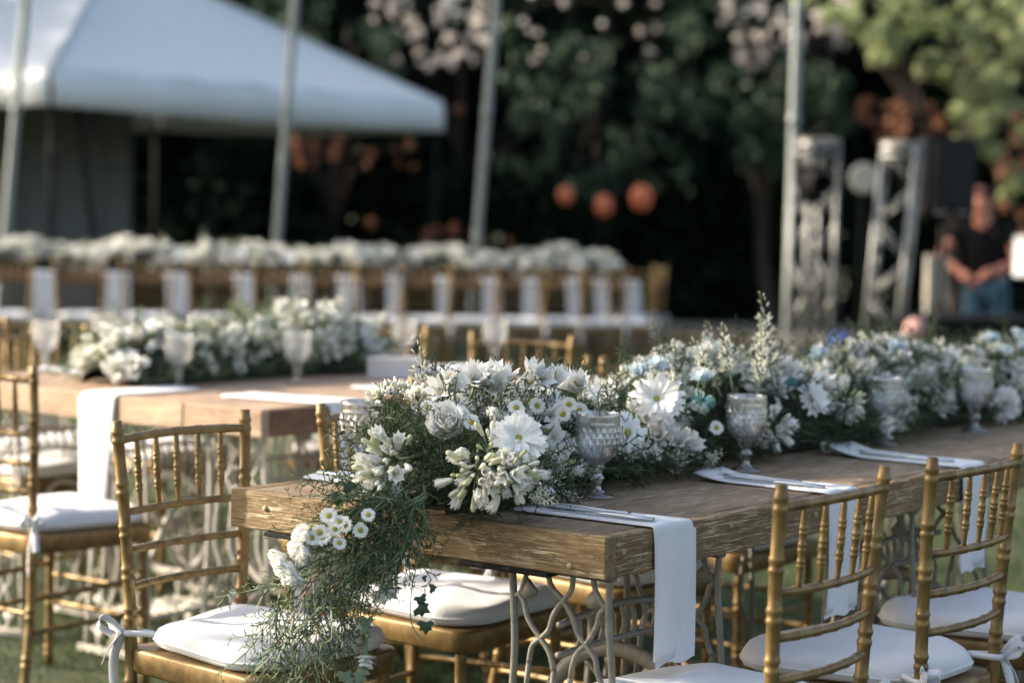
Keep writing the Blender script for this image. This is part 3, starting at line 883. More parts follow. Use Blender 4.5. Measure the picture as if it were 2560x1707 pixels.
def wheel_mesh(mat):
    g = G()
    a = np.linspace(0, 2 * np.pi, 33)
    V = []; q = []
    for i in range(32):
        for k in range(8):
            b = k * math.pi / 4
            r = .15 + .016 * math.cos(b)
            V.append((.011 * math.sin(b), r * math.cos(a[i]), r * math.sin(a[i])))
    for i in range(32):
        for k in range(8):
            q.append((i * 8 + k, i * 8 + (k + 1) % 8, ((i + 1) % 32) * 8 + (k + 1) % 8, ((i + 1) % 32) * 8 + k))
    g.add(V, q)
    for k in range(6):
        b = k * math.pi / 3
        pts = spline([(0, .02 * math.cos(b), .02 * math.sin(b)), (0, .08 * math.cos(b + .25), .08 * math.sin(b + .25)), (0, .145 * math.cos(b), .145 * math.sin(b))], 8)
        g.add(*tube(pts, .007, 6))
    g.add(*tube([(-.03, 0, 0), (.03, 0, 0)], .022, 12))
    return g.mesh('wheel', mat)
WHEEL = {m: wheel_mesh(m) for m in ('iron', 'iron_sunlit')}
def treadle_mesh(mat):
    g = G()
    g.add(*tube([(-.16, -.1, .1), (.16, -.1, .1), ], .008, 6)); g.add(*tube([(-.16, .1, .1), (.16, .1, .1)], .008, 6))
    for x in np.linspace(-.15, .15, 9): g.add(*tube(spline([(x, -.1, .1), (x + .012, 0, .1), (x, .1, .1)], 6), .006, 5))
    return g.mesh('treadle', mat)
TREADLE = {m: treadle_mesh(m) for m in ('iron', 'iron_sunlit')}
def brace_mesh(mat, ln):
    """ornate cross brace between two side frames, along local x"""
    g = G()
    def bar(p, r=.008): g.add(*tube(spline(p, 18), r, 7))
    bar([(0, 0, .42), (ln * .3, 0, .44), (ln * .5, 0, .36), (ln * .7, 0, .24), (ln, 0, .20)], .0085)
    bar([(ln, 0, .42), (ln * .7, 0, .44), (ln * .5, 0, .36), (ln * .3, 0, .24), (0, 0, .20)], .0085)
    bar([(0, 0, .60), (ln * .5, 0, .615), (ln, 0, .60)], .0065); bar([(0, 0, .545), (ln * .5, 0, .55), (ln, 0, .545)], .0065)
    for x in np.linspace(.06, ln - .06, 8): bar([(x, 0, .545), (x + .012, 0, .575), (x, 0, .612)], .0048)
    return g.mesh('cross_brace', mat)
BRACE = {m: brace_mesh(m, .37) for m in ('iron', 'iron_sunlit')}

def table(label, o, ln, mats, iron, bases, pegs=True, seed=0, rz=TH, wd=TW, simple_=False):
    r = random.Random(seed)
    t = thing('wooden_table', label, 'table', o, rz)
    mt, me, ms = mats
    e = .034
    n = 4 if wd < 1 else 6
    pw = (wd - 2 * e) / n
    for k in range(n):                                   # top planks
        z = TZ - r.uniform(0, .0012)
        gbox(0, ln - 2 * e - .002, 0, pw - .0022, 0, .03, bev=.0022).obj('plank', mt, t, smooth=False, loc=(e + .001, e + k * pw + .001, z - .03))
    for x, flip in ((0, 0), (ln, 1)):                       # end boards, grain across the table
        if me == 'wood_pale' and not flip:
            cuts = [0, .30, .56, wd]
        else: cuts = [0, wd]
        for a, b in zip(cuts[:-1], cuts[1:]):
            gbox(0, b - a - (.003 if b < wd else 0), 0, e - .001, 0, TT + .0005, bev=.003).obj('end_board', me, t, smooth=False, loc=(x if flip else e - .001, a, TZ - TT), rot=(0, 0, R(90)))
    for y in (0, wd - e):
        gbox(0, ln - 2 * e - .001, .0012, e - .0012, 0, TT - .0008, bev=.003).obj('side_board', ms, t, smooth=False, loc=(e + .0005, y, TZ - TT))
    if pegs:
        for x, y, z in ((-.001, .075, .018), (-.001, .42, .05), (-.001, .80, .045)):
            G().add(*lathe([(0, .003), (.005, .003), (.006, 0)], 8)).obj('peg', 'plug', t, loc=(x, y, TZ - TT + z), rot=(0, R(-90), 0))
        for x, z in ((.055, .045), (.42, .052), (.75, .04), (1.1, .05)):
            G().add(*lathe([(0, .003), (.005, .003), (.006, 0)], 8)).obj('peg', 'plug', t, loc=(x, -.0005 + .0012, TZ - TT + z), rot=(R(90), 0, 0))
        for y in (.12, .60):
            gbox(-.006, .03, y, y + .2, TZ - TT - .009, TZ - TT - .0005, bev=.002).obj('bracket', 'black_metal', t, smooth=False)
    for (x, y, full) in bases:
        for dx in (0, .37):
            put('side_frame', FRAME[iron], t, (x + dx, y, 0), (0, 0, R(90)))
        put('cross_brace', BRACE[iron], t, (x, y + .11, 0))
        if full:
            put('wheel', WHEEL[iron], t, (x + .27, y + .16, .36), (0, 0, R(8)))
            put('treadle', TREADLE[iron], t, (x + .18, y + .12, .02))
    return t
table('rustic wooden table in front, long flower garland trailing over its end', A0, 3.0, ('wood_top', 'wood_front', 'wood_front'), 'iron',
      [(.06, .03, True), (1.25, .03, True), (1.2, .63, False), (2.4, .03, False), (2.4, .63, False)], seed=1)
table('sunlit wooden table with water goblets, behind and left of the front one', B0, 1.72, ('wood_pale', 'wood_pale', 'wood_red'), 'iron_sunlit',  # long side boards use darker wood as painted shade
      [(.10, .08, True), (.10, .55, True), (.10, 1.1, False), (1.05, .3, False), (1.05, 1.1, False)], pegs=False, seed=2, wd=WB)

# ---- chiavari chair, local +y is the sitting direction, origin below the seat centre
def ringed(path, r, rings, n=None, sides=12, ring=.0022, ends=None, span=.0055, pair=.0095):
    """turned bamboo-style rod: pairs of rings at arc fractions"""
    P = spline(path, 120)
    s = np.concatenate([[0], np.cumsum(np.linalg.norm(np.diff(P, axis=0), axis=1))]); Lr = s[-1]
    samp = [0, Lr]
    for f in rings:
        c = f * Lr
        for k in (-pair, pair):
            samp += list(c + k + np.array([-1.25, -.7, 0, .7, 1.25]) * span)
    samp += list(np.linspace(0, Lr, 14))
    samp = np.array(sorted(x for x in samp if -1e-9 <= x <= Lr + 1e-9))
    keep = [0]
    for i in range(1, len(samp)):
        if samp[i] - samp[keep[-1]] > .0006: keep.append(i)
    samp = samp[keep]
    Q = np.stack([np.interp(samp, s, P[:, k]) for k in range(3)], -1)
    rad = np.full(len(samp), r)
    for f in rings:
        for k in (-pair, pair):
            rad += ring * np.clip(1 - ((samp - f * Lr - k) / (span * 1.15)) ** 2, 0, 1)
    if ends: rad *= np.interp(samp / Lr, *ends)
    return tube(Q, rad, sides)
def build_chair():
    t = thing('gold_chair', 'x', 'chair')
    for s in (-1, 1):
        g = G()
        path = [(s * .182, -.25, .01), (s * .163, -.208, .25), (s * .157, -.200, .44), (s * .165, -.203, .60), (s * .176, -.212, .78), (s * .184, -.222, .905)]
        V = ringed(path, .0118, [.13, .27, .41, .57, .66, .755, .85, .965], ends=([0, .5, .95, .985, 1], [1.0, 1.05, .98, .95, .86]))
        g.add(*V)
        g.obj('back_post', 'gold', t)
        path = [(s * .196, .175, .005), (s * .19, .172, .22), (s * .186, .168, .42)]
        G().add(*ringed(path, .0125, [.1, .45, .75])).obj('leg', 'gold', t)
    def bx(z):  # half spacing and y of the posts at height z
        return np.interp(z, [.44, .60, .78, .905], [.157, .165, .176, .184]), np.interp(z, [.44, .60, .78, .905], [-.200, -.203, -.212, -.222])
    def rail(z, name, r, dz=0, bow=.022):
        hx, y = bx(z)
        pts = [(-hx, y, z), (-hx * .5, y - bow * .75, z + dz * .75), (0, y - bow, z + dz), (hx * .5, y - bow * .75, z + dz * .75), (hx, y, z)]
        G().add(*ringed(pts, r, [.16, .33, .5, .67, .84], ring=.0012, span=.0035, pair=.005)).obj(name, 'gold', t)
    rail(.866, 'top_rail', .0088, .004)
    for z in (.722, .645, .572): rail(z, 'rail', .0078)
    for x in np.linspace(-.118, .118, 5):
        h0, y0 = bx(.722); h1, y1 = bx(.866)
        b = .022 * (1 - (x / .18) ** 2)
        pts = [(x * .985, y0 - b, .724), (x, (y0 + y1) / 2 - b, .794), (x * 1.02, y1 - b, .866)]
        G().add(*ringed(pts, .0066, [.30, .5, .70], sides=10, ring=.0014, span=.0035, pair=.0045, ends=([0, .28, .72, 1], [.62, 1.0, 1.0, .75]))).obj('spindle', 'gold', t)
    # seat frame with rounded plan
    def plan(fw, bw, d0, d1, rad, n=7):
        pts = []
        cs = [(bw, d0, 180 + 90), (fw, d1, 0), (-fw, d1, 90), (-bw, d0, 180)]
        for (cx, cy, a0) in ((bw - rad, d0 + rad, 270), (fw - rad, d1 - rad, 0), (-fw + rad, d1 - rad, 90), (-bw + rad, d0 + rad, 180)):
            for k in range(n):
                a = R(a0 + 90 * k / (n - 1)); pts.append((cx + rad * math.cos(a), cy + rad * math.sin(a)))
        return np.array(pts)
    def slab(g, pl, prof):
        """prof: list of (scale, z)"""
        c = pl.mean(0); n = len(pl); V = []
        for s_, z in prof:
            for p in pl:
                d = p - c; l = np.linalg.norm(d)
                q = c + d * (1 + s_ / l) if s_ < 1e-9 or True else p
                V.append((q[0], q[1], z))
        q = [(i * n + k, i * n + (k + 1) % n, (i + 1) * n + (k + 1) % n, (i + 1) * n + k) for i in range(len(prof) - 1) for k in range(n)]
        m = len(prof)
        V += [(c[0], c[1], prof[0][1]), (c[0], c[1], prof[-1][1])]
        t_ = [(m * n, (k + 1) % n, k) for k in range(n)] + [(m * n + 1, (m - 1) * n + k, (m - 1) * n + (k + 1) % n) for k in range(n)]
        g.add(V, q, t_)
    pl = plan(.212, .172, -.205, .202, .045)
    g = G(); slab(g, pl, [(-.02, .402), (-.004, .404), (0, .410), (0, .446), (-.003, .452), (-.012, .4535)]); g.obj('seat', 'gold', t)
    pl2 = plan(.208, .166, -.186, .205, .10, 10)
    g = G()
    slab(g, pl2, [(-.06, .4555), (-.016, .456), (-.003, .4625), (.001, .473), (-.001, .484), (-.009, .4945), (-.024, .501), (-.05, .5055), (-.09, .508), (-.13, .5092), (-.165, .5095)])
    V = np.array(g.v[0])
    msk = V[:, 2] > .48
    V[msk, 2] += .0045 * np.sin(V[msk, 0] * 23 + V[msk, 1] * 17) + .0035 * np.sin(V[msk, 1] * 39 - V[msk, 0] * 13)
    edge = (V[:, 2] > .458) & (V[:, 2] < .496)
    an = np.arctan2(V[:, 1], V[:, 0]); V[edge, :2] *= (1 + .009 * np.sin(an[edge] * 31) * np.sin(an[edge] * 7))[:, None]
    g.v[0] = V
    cu = g.obj('cushion', 'cushion', t)
    pp = [(p[0] * 1.004, p[1] * 1.004, .4735) for p in pl2]; pp.append(pp[0])
    G().add(*tube(pp, .0028, 6, cap=False)).obj('piping', 'cushion', cu)
    # ribbon bows tied round the back posts
    def ribbon(pts, wd, up):
        P = spline(pts, 22); up = np.array(up, float)
        T = np.gradient(P, axis=0); T /= np.linalg.norm(T, axis=1)[:, None]
        N = np.cross(T, up); N /= (np.linalg.norm(N, axis=1)[:, None] + 1e-9)
        W = np.cross(N, T)
        th = .0012
        V = np.stack([P - W * wd + N * th, P + W * wd + N * th, P + W * wd - N * th, P - W * wd - N * th], 1).reshape(-1, 3)
        q = [(i * 4 + k, i * 4 + (k + 1) % 4, i * 4 + 4 + (k + 1) % 4, i * 4 + 4 + k) for i in range(len(P) - 1) for k in range(4)]
        q += [(3, 2, 1, 0), (len(V) - 4, len(V) - 3, len(V) - 2, len(V) - 1)]
        return V, q
    for s in (-1, 1):
        g = G(); X = s * .158; Y = -.2005; Z = .482
        g.add(*ribbon([(s * .140, -.155, Z), (X - s * .016, Y + .012, Z), (X - s * .012, Y - .012, Z), (X + s * .006, Y - .0165, Z), (X + s * .0165, Y - .004, Z), (X + s * .010, Y + .014, Z), (s * .142, -.15, Z)], .006, (0, 0, 1)))
        kx, ky = X + s * .016, Y - .010
        g.add(*ribbon([(kx, ky, Z), (kx + s * .018, ky - .012, Z + .024), (kx + s * .034, ky - .02, Z + .032), (kx + s * .036, ky - .023, Z + .014), (kx + s * .014, ky - .009, Z - .004)], .0085, (.25, .55, .8)))
        g.add(*ribbon([(kx, ky, Z), (kx + s * .008, ky - .02, Z + .021), (kx + s * .004, ky - .037, Z + .024), (kx + s * .001, ky - .033, Z + .008), (kx, ky - .01, Z)], .0085, (.6, .2, .8)))
        g.add(*ribbon([(kx, ky, Z), (kx + s * .022, ky - .012, Z - .03), (kx + s * .034, ky - .02, Z - .062)], .009, (.7, .7, .1)))
        g.add(*ribbon([(kx, ky, Z), (kx + s * .004, ky - .018, Z - .06), (kx + s * .001, ky - .016, Z - .13)], .009, (.8, -.6, 0)))
        g.obj('tie_bow', 'cushion', cu)
    def stretch(a, b, rings=(.33, .5, .67)):
        G().add(*ringed([a, (np.array(a) + np.array(b)) / 2, b], .0075, list(rings), sides=8, ring=.0014, span=.004, pair=.005)).obj('stretcher', 'gold', t)
    for s in (-1, 1):
        for z in (.20, .29): stretch((s * .166, -.210, z), (s * .189, .172, z + .01))
    for z in (.19, .27): stretch((-.19, .172, z), (.19, .172, z))
    stretch((-.164, -.208, .25), (.164, -.208, .25))
    return t
chair0 = build_chair()
used = [False]
def chair(label, pos, rz, group=None, tilt=0):
    if used[0]: c = copy_tree(chair0)
    else: c = chair0; used[0] = True
    c.location = (pos[0], pos[1], 0); c.rotation_euler = (0, 0, rz)
    c['label'] = label
    if group: c['group'] = group
    return c
GA = 'chairs at the front table'; GB = 'chairs at the sunlit second table'; GC = 'chairs along the far row'
def chair_at(label, o, xc, ytop, side, group, dr=0):
    """side +1: left side of the table facing -S, -1: right side facing +S; ytop: y of the backrest top"""
    y = ytop - .222 * side
    p = loc(o, xc, y)
    return chair(label, p, TH + (math.pi if side > 0 else 0) + dr, group)
chair_at('gold chair in front at the left, its white cushion under the trailing greenery', A0, .071, 1.10, 1, GA)
chair_at('gold chair whose cushion shows under the front table end, behind the trailing greenery', A0, .68, 1.10, 1, GA, R(3))
chair_at('third gold chair along the far side of the front table, half hidden by flowers', A0, 1.335, 1.11, 1, GA, R(-3))
chair_at('fourth gold chair along the far side of the front table, only its post tops showing', A0, 1.99, 1.18, 1, GA)
chair_at('nearest gold chair on the right, back to the camera, by the hanging napkin', A0, .187, -.34, -1, GA)
chair_at('gold chair at the right edge, back to the camera', A0, .747, -.345, -1, GA, R(-1))
chair_at('third gold chair on the near side of the front table, cut by the right edge', A0, 1.33, -.35, -1, GA)
chair_at('gold chair pulled out on the right side of the sunlit table', B0, .23, -.46, -1, GB, R(4))
chair_at('second gold chair on the right side of the sunlit table', B0, .88, -.33, -1, GB, R(-2))
chair_at('third gold chair on the right side of the sunlit table, close to the head chair', B0, 1.25, -.41, -1, GB, R(-4))
def chair_back(label, pl, pr, group):
    """place by the two backrest post tops (ground positions), facing so that pl is on the viewer's left and the seat towards the viewer"""
    pl = Vector(pl); pr = Vector(pr); c = (pl + pr) / 2; d = (pr - pl).normalized()
    f = Vector((d.y, -d.x, 0))
    if f.y > 0: f = -f
    p = c + f * .222
    return chair(label, p, math.atan2(f.y, f.x) - math.pi / 2, group)
chair_back('gold chair at the far head of the sunlit table, light catching its top rail', (-.135, 7.62, 0), (.205, 7.50, 0), GB)
chair_back('gold chair facing us at the far end of the sunlit table, behind the garland end', (-.66, 8.02, 0), (-.32, 7.95, 0), GB)
chair_back('gold chair facing us beyond the leftmost goblets', (-1.83, 7.9, 0), (-1.48, 7.95, 0), GB)
# head chair at the near end, cut by the left edge: faces along the table
p = loc(B0, -.51 + .222, .33 + .183)
chair('gold chair cut by the left edge, cushion towards the sunlit table', p, TH - math.pi / 2, GB)
# chair at the left side of the sunlit table whose seat shows under it
chair_at('gold chair on the left side of the sunlit table, cushion seen below the table end', B0, .45, WB + .22, 1, GB)
chair_at('second gold chair on the left side of the sunlit table', B0, 1.05, WB + .22, 1, GB)

# ---- napkins: folded cloth lying on the table and hanging over its edge
def napkin_mesh(lie, drop, wd, th=.007, sk=0., seed=0, flare=.0, tip=.0):
    r = np.random.default_rng(seed)
    pts = []
    for k in range(14): pts.append((lie * (1 - k / 13.) + .006, th / 2 + .0008 + tip * max(0, 1 - k / 4.) ** 2))
    rr = .006 + th / 2
    for a in np.linspace(0, 90, 6)[1:]:
        pts.append((.006 - rr * math.sin(R(a)), -.006 + rr * math.cos(R(a)) + .0008 + .0))
    for k in range(1, 13): pts.append((-rr + .006 - .0015 - .004 * math.sin(k / 12. * math.pi), -.006 - drop * k / 12.))
    P = np.array(pts); n = len(P)
    T = np.gradient(P, axis=0); T /= np.linalg.norm(T, axis=1)[:, None]
    N = np.stack([-T[:, 1], T[:, 0]], -1)      # pointing up / outwards
    if N[0, 1] < 0: N = -N
    m = 12
    V = []
    for i in range(n):
        f = i / (n - 1)
        w_ = wd * (1 + flare * max(0, f - .5) * 2)
        off = sk * (1 - f)
        for j in range(m + 1):
            u = j / m - .5
            e = min(1, (0.5 - abs(u)) * 9) ** .5
            wav = .0016 * math.sin(u * 9 + f * 5 + seed) * min(1, 3 * f) + (.0045 * math.sin(u * 6 + 3 * f + seed * 1.7) * (f - .55) / .45 if f > .55 else 0) - (.0016 if abs(u - .08) < .05 else 0)
            q = P[i] + N[i] * (th / 2 * max(.25, e) + wav)
            V.append((u * w_ + off, q[0], q[1]))
        for j in range(m, -1, -1):
            u = j / m - .5
            e = min(1, (0.5 - abs(u)) * 9) ** .5
            wav = .0016 * math.sin(u * 9 + f * 5 + seed) * min(1, 3 * f) + .0045 * math.sin(u * 6 + 3 * f + seed * 1.7) * (f - .55) / .45 if f > .55 else 0
            q = P[i] - N[i] * (th / 2 * max(.25, e) - wav)
            V.append((u * w_ + off, q[0], q[1]))
    k = 2 * (m + 1)
    q = [(i * k + a, i * k + (a + 1) % k, (i + 1) * k + (a + 1) % k, (i + 1) * k + a) for i in range(n - 1) for a in range(k)]
    g = G()
    # end caps
    caps = []
    for i in (0, n - 1):
        for j in range(m):
            a = (i * k + j, i * k + j + 1, i * k + k - 2 - j, i * k + k - 1 - j)
            caps.append(a if i else a[::-1])
    g.add(V, q + caps)
    # a second fold layer showing past the hem of the hanging end
    V2 = []; q2 = []
    for i in range(13):
        f = i / 12
        for j in range(m + 1):
            u = j / m - .5
            y = -rr + .0005 + .004 * math.sin(u * 6 + 3 * (.55 + .45 * f) + seed * 1.7) * f
            V2.append((u * wd * (.97 + flare * f) + .004 + sk * .1, y + th * .25, -.01 - (drop + .006 + .003 * math.sin(u * 11 + seed)) * f))
    for i in range(12):
        for j in range(m): q2.append((i * (m + 1) + j, i * (m + 1) + j + 1, (i + 1) * (m + 1) + j + 1, (i + 1) * (m + 1) + j))
    g.add(V2, q2)
    return g.mesh('napkin', 'napkin')
def napkin(label, edge_pt, rz, lie, drop, wd=.13, sk=0., seed=0, group=None, z=TZ, flare=.08, tip=0.):
    o = put('napkin', napkin_mesh(lie, drop, wd, sk=sk, seed=seed, flare=flare, tip=tip), None, (edge_pt.x, edge_pt.y, z), (0, 0, rz))
    return tag(o, label, 'napkin', group)
GN = 'white napkins on the front table'; GNB = 'white napkins on the sunlit table'; GNC = 'white napkins along the far row'
def e_right(px):   # position along the right edge of the front table under pixel column px
    best = min(np.linspace(0, 2.2, 441), key=lambda e: abs(px_of(loc(A0, e, 0, TZ))[0] - px))
    return float(best)
MI = CAMROT.to_3x3().inverted()
def px_of(p):
    q = MI @ (p - Vector((0, 0, CAMH)))
    return 1280 + FPX * q.x / -q.z, 853.5 - FPX * q.y / -q.z
e1 = (e_right(1632) + e_right(1742)) / 2
e2 = (e_right(2056) + e_right(2150)) / 2
e3 = (e_right(2392) + e_right(2470)) / 2
naps = [(e1, .30, .235, 'white napkin hanging at the front table corner, fork and knife on it'),
        (e2, .31, .235, 'white napkin seen through the nearest right chair back'),
        (e3, .33, .22, 'white napkin seen through the right edge chair back')]
for k, (e, lie, dr, lab) in enumerate(naps):
    napkin(lab, loc(A0, e, 0), TH, lie, dr, seed=k, sk=(-.02, .0, .0)[k], group=GN, wd=.125, tip=(0, .012, .02)[k])
napkin('white napkin on the far left corner of the front table, hanging behind the greenery', loc(A0, .27, TW), TH + math.pi, .2, .28, seed=4, group=GN)
napkin('white napkin on the far side of the front table, second from the corner', loc(A0, .86, TW), TH + math.pi, .25, .24, seed=5, group=GN)
# second table
lx, ly = to_local(B0, on_plane(232, 985, TZ))
napkin('long white napkin hanging over the near end of the sunlit table', loc(B0, 0, ly), TH - math.pi / 2, .3, .40, wd=.15, seed=6, group=GNB, sk=.05, flare=-.25)
for k, (x, lie, lab) in enumerate(((.40, .34, 'white napkin lying at the near right corner of the sunlit table'), (.80, .30, 'white napkin folded on the right side of the sunlit table'),
                         (1.15, .28, 'white napkin on the right side of the sunlit table near the far goblets'))):
    napkin(lab, loc(B0, x, 0), TH, lie, .22, wd=.16, seed=8 + k, group=GNB, sk=(-.12, 0, 0)[k])
napkin('white napkin on the far end of the sunlit table', loc(B0, 1.72, .62), TH + math.pi / 2, .3, .2, wd=.16, seed=12, group=GNB)
napkin('white napkin on the left side of the sunlit table', loc(B0, .5, WB), TH + math.pi, .3, .2, wd=.16, seed=13, group=GNB)
# upright folded white card by the far goblet
p = on_plane(985, 945, TZ)
t = thing('folded_napkin', 'white napkin folded upright on the sunlit table beside a goblet', 'napkin', (p.x, p.y, TZ + .001), R(8))
g = G()
g.add(*box(-.085, .085, -.0025, .0025, 0, .07, bev=.002)); g.obj('front_fold', 'napkin', t, rot=(R(12), 0, 0), loc=(0, -.016, 0))
g = G(); g.add(*box(-.085, .085, -.0025, .0025, 0, .07, bev=.002)); g.obj('back_fold', 'napkin', t, rot=(R(-12), 0, 0), loc=(0, .016, 0))

# ---- cutlery
def fork():
    t = thing('fork', 'x', 'fork')
    def flat(P, W, H):
        V = []; n = len(P)
        for (y, z), w_, h in zip(P, W, H):
            for a in range(8):
                V.append((w_ * math.cos(a * math.pi / 4), y, z + h * math.sin(a * math.pi / 4)))
        q = [(i * 8 + a, i * 8 + (a + 1) % 8, (i + 1) * 8 + (a + 1) % 8, (i + 1) * 8 + a) for i in range(n - 1) for a in range(8)]
        q += [(0, 1, 2, 3), (0, 3, 4, 7), (4, 5, 6, 7)]; b = (n - 1) * 8
        q += [(b + 3, b + 2, b + 1, b), (b + 7, b + 4, b + 3, b), (b + 7, b + 6, b + 5, b + 4)]
        return V, q
    G().add(*flat([(-.10, .003), (-.095, .003), (-.05, .004), (0, .006), (.03, .007), (.045, .006)], [.006, .0095, .008, .004, .0035, .009], [.0015, .002, .002, .0022, .002, .0012])).obj('handle', 'steel', t)
    G().add(*flat([(.042, .006), (.052, .0045), (.06, .004)], [.008, .012, .0125], [.0012, .001, .001])).obj('neck', 'steel', t)
    for x in (-.0105, -.0035, .0035, .0105):
        G().add(*tube([(x, .058, .004), (x, .08, .004), (x * .96, .10, .0075)], [.0016, .0014, .0008], 6)).obj('tine', 'steel', t)
    return t
def knife():
    t = thing('knife', 'x', 'knife')
    V = []
    P = [(-.10, .003, .004, .002), (-.097, .0035, .008, .0032), (-.06, .0035, .0085, .0032), (-.01, .0035, .0065, .003), (.0, .003, .0055, .0026)]
    for y, z, w_, h in P:
        for a in range(8): V.append((w_ * math.cos(a * math.pi / 4), y, z + h * math.sin(a * math.pi / 4)))
    q = [(i * 8 + a, i * 8 + (a + 1) % 8, (i + 1) * 8 + (a + 1) % 8, (i + 1) * 8 + a) for i in range(4) for a in range(8)]
    q += [(0, 1, 2, 3), (0, 3, 4, 7), (4, 5, 6, 7)]
    G().add(V, q).obj('handle', 'steel', t)
    V = []; P = [(-.001, -.005, .005), (.03, -.0065, .0065), (.08, -.0065, .006), (.105, -.003, .003), (.112, 0.001, .0015)]
    for y, a, b in P: V += [(a, y, .002), (b, y, .0025), (b, y, .0038), (a, y, .0024)]
    q = [(i * 4 + a, i * 4 + (a + 1) % 4, i * 4 + 4 + (a + 1) % 4, i * 4 + 4 + a) for i in range(4) for a in range(4)]
    G().add(V, q).obj('blade', 'steel', t, smooth=False)
    return t
f0, k0 = fork(), knife()
sets = [(e1, .175, 'on the napkin at the front table corner'), (e2, .18, 'on the second napkin from the front table corner'), (e3, .19, 'on the third napkin along the front table')]
for i, (e, y, lab) in enumerate(sets):
    for base, dx, nm, dz, dy in ((f0, -.004, 'fork', .0, .03), (k0, -.036, 'knife', .0, -.045)):
        o = base if i == 0 else copy_tree(base)
        p = loc(A0, e + dx + (-.012 if i == 0 else 0), y + dy, TZ + .0085)
        o.location = p; o.scale = (1.12,) * 3; o.rotation_euler = (0, 0, TH + (R(6) if nm == 'fork' else R(3)))
        o['label'] = ('steel fork lying ' if nm == 'fork' else 'steel knife lying ') + lab
        o['group'] = nm + 's on the front table'
e = .27
o = copy_tree(k0); o.location = loc(A0, e - .02, TW - .12, TZ + .0085); o.rotation_euler = (0, 0, TH + math.pi)
o['label'] = 'steel knife lying on the napkin at the far left corner'

# ---- pressed-glass goblets with diamond facets
def goblet_mesh(facets=19, rows=6, segs=48):
    """one closed glass surface: outside with raised diamonds, inside smooth"""
    h0, h1 = .074, .143
    def rad(z):
        return float(np.interp(z, [.066, .070, .076, .084, .094, .106, .120, .135, .15, .165], [.014, .021, .0285, .0345, .0385, .041, .0425, .0432, .0436, .0438]))
    g = G()
    # foot and stem
    low = [(0.0, .0012), (.028, .0005), (.0355, .0008), (.0362, .0025), (.034, .0045), (.022, .0085), (.0135, .0125), (.0105, .017), (.0098, .026), (.0105, .032), (.0150, .0365),
           (.0152, .040), (.0115, .043), (.0108, .050), (.0125, .055), (.0162, .060), (.0150, .0645), (.0185, .0685), (.0265, h0)]
    V, q = lathe(low, segs)
    # flutes on the foot
    V = np.array(V); a = np.arctan2(V[:, 1], V[:, 0]); rr = np.hypot(V[:, 0], V[:, 1])
    m = (rr > .012) & (rr < .034) & (V[:, 2] < .014) & (V[:, 2] > .003)
    V[m, 2] += .0007 * np.cos(a[m] * 20)
    g.add(V, q)
    # faceted band
    Vb = []; t = []
    mM = facets
    zr = np.linspace(h0, h1, rows + 1)
    ring = lambda k: [(rad(zr[k]) if k else .0265) for _ in range(mM)]
    idx = []
    for k in range(rows + 1):
        r = .0265 if k == 0 else rad(zr[k])
        row = []
        for i in range(mM):
            an = (i + .5 * (k % 2)) * 2 * math.pi / mM
            row.append(len(Vb)); Vb.append((r * math.cos(an), r * math.sin(an), zr[k]))
        idx.append(row)
    for k in range(rows - 1):
        z = zr[k + 1]; r = rad(z) + .0028
        for i in range(mM):
            an = (i + .5 * (k % 2)) * 2 * math.pi / mM
            c = len(Vb); Vb.append((r * math.cos(an), r * math.sin(an), z))
            b = idx[k][i]; tp = idx[k + 2][i]
            if k % 2 == 0: l, rt = idx[k + 1][(i - 1) % mM], idx[k + 1][i]
            else: l, rt = idx[k + 1][i], idx[k + 1][(i + 1) % mM]
            t += [(b, rt, c), (rt, tp, c), (tp, l, c), (l, b, c)]
    for i in range(mM):   # half diamonds at bottom and top
        j = (i + 1) % mM
        t.append((idx[0][i], idx[0][j], idx[1][i]))
        if rows % 2 == 1: t.append((idx[rows][i], idx[rows - 1][j], idx[rows][j])[::-1] if False else (idx[rows][i], idx[rows - 1][(i + 1) % mM], idx[rows][(i + 1) % mM]))
        else: t.append((idx[rows - 1][i], idx[rows][(i + 1) % mM], idx[rows][i]))
    g.add(Vb, None, t)
    up = [(rad(h1), h1), (rad(h1) + .0006, h1 + .0015), (rad(h1) + .0002, h1 + .003), (.0436, .158), (.0439, .1655), (.0432, .1668), (.0424, .1655)]
    inn = [(.0418, .150), (.0412, .13), (.0395, .110), (.036, .094), (.030, .083), (.02, .0775), (.008, .0755), (0.0, .0752)]
    V, q = lathe(up + inn, segs); g.add(V, q)
    me = g.mesh('goblet', 'glass', smooth=False)
    me.polygons.foreach_set('use_smooth', np.array([len(p.vertices) == 4 for p in me.polygons]))
    return me
def water_mesh(level):
    pr = [(0, .0756), (.008, .0759), (.02, .0779), (.030, .0834), (.036, .0944)]
    for z in (.104, .110, .120, .13, .14, .15):
        if z < level: pr.append((float(np.interp(z, [.094, .11, .13, .15], [.036, .0395, .0412, .0418])) - .00015, z))
    rl = float(np.interp(level, [.094, .11, .13, .15], [.036, .0395, .0412, .0418])) - .00015
    pr += [(rl, level), (rl - .0015, level - .0006), (0, level - .0006)]
    V, q = lathe(pr, 40)
    return G().add(V, q).mesh('water', 'water')
GOB = goblet_mesh(); GOBM = GOB.copy(); GOBM.materials.clear(); GOBM.materials.append(MATS['glass_glow']); WAT = water_mesh(.142)
def goblet(label, p, water, group, rz=0., s=1.):
    o = put('goblet', GOBM if group == GGB else GOB, None, (p.x, p.y, TZ + .0006), (0, 0, rz), (s, s, s))
    tag(o, label, 'goblet', group)
    if water: put('water', WAT, o)
    return o
GG = 'cut glass goblets on the front table'; GGB = 'cut glass goblets on the sunlit table'
goblet('clear cut glass goblet in sharp focus beside the fork', on_plane(1490, 1243, TZ), False, GG)
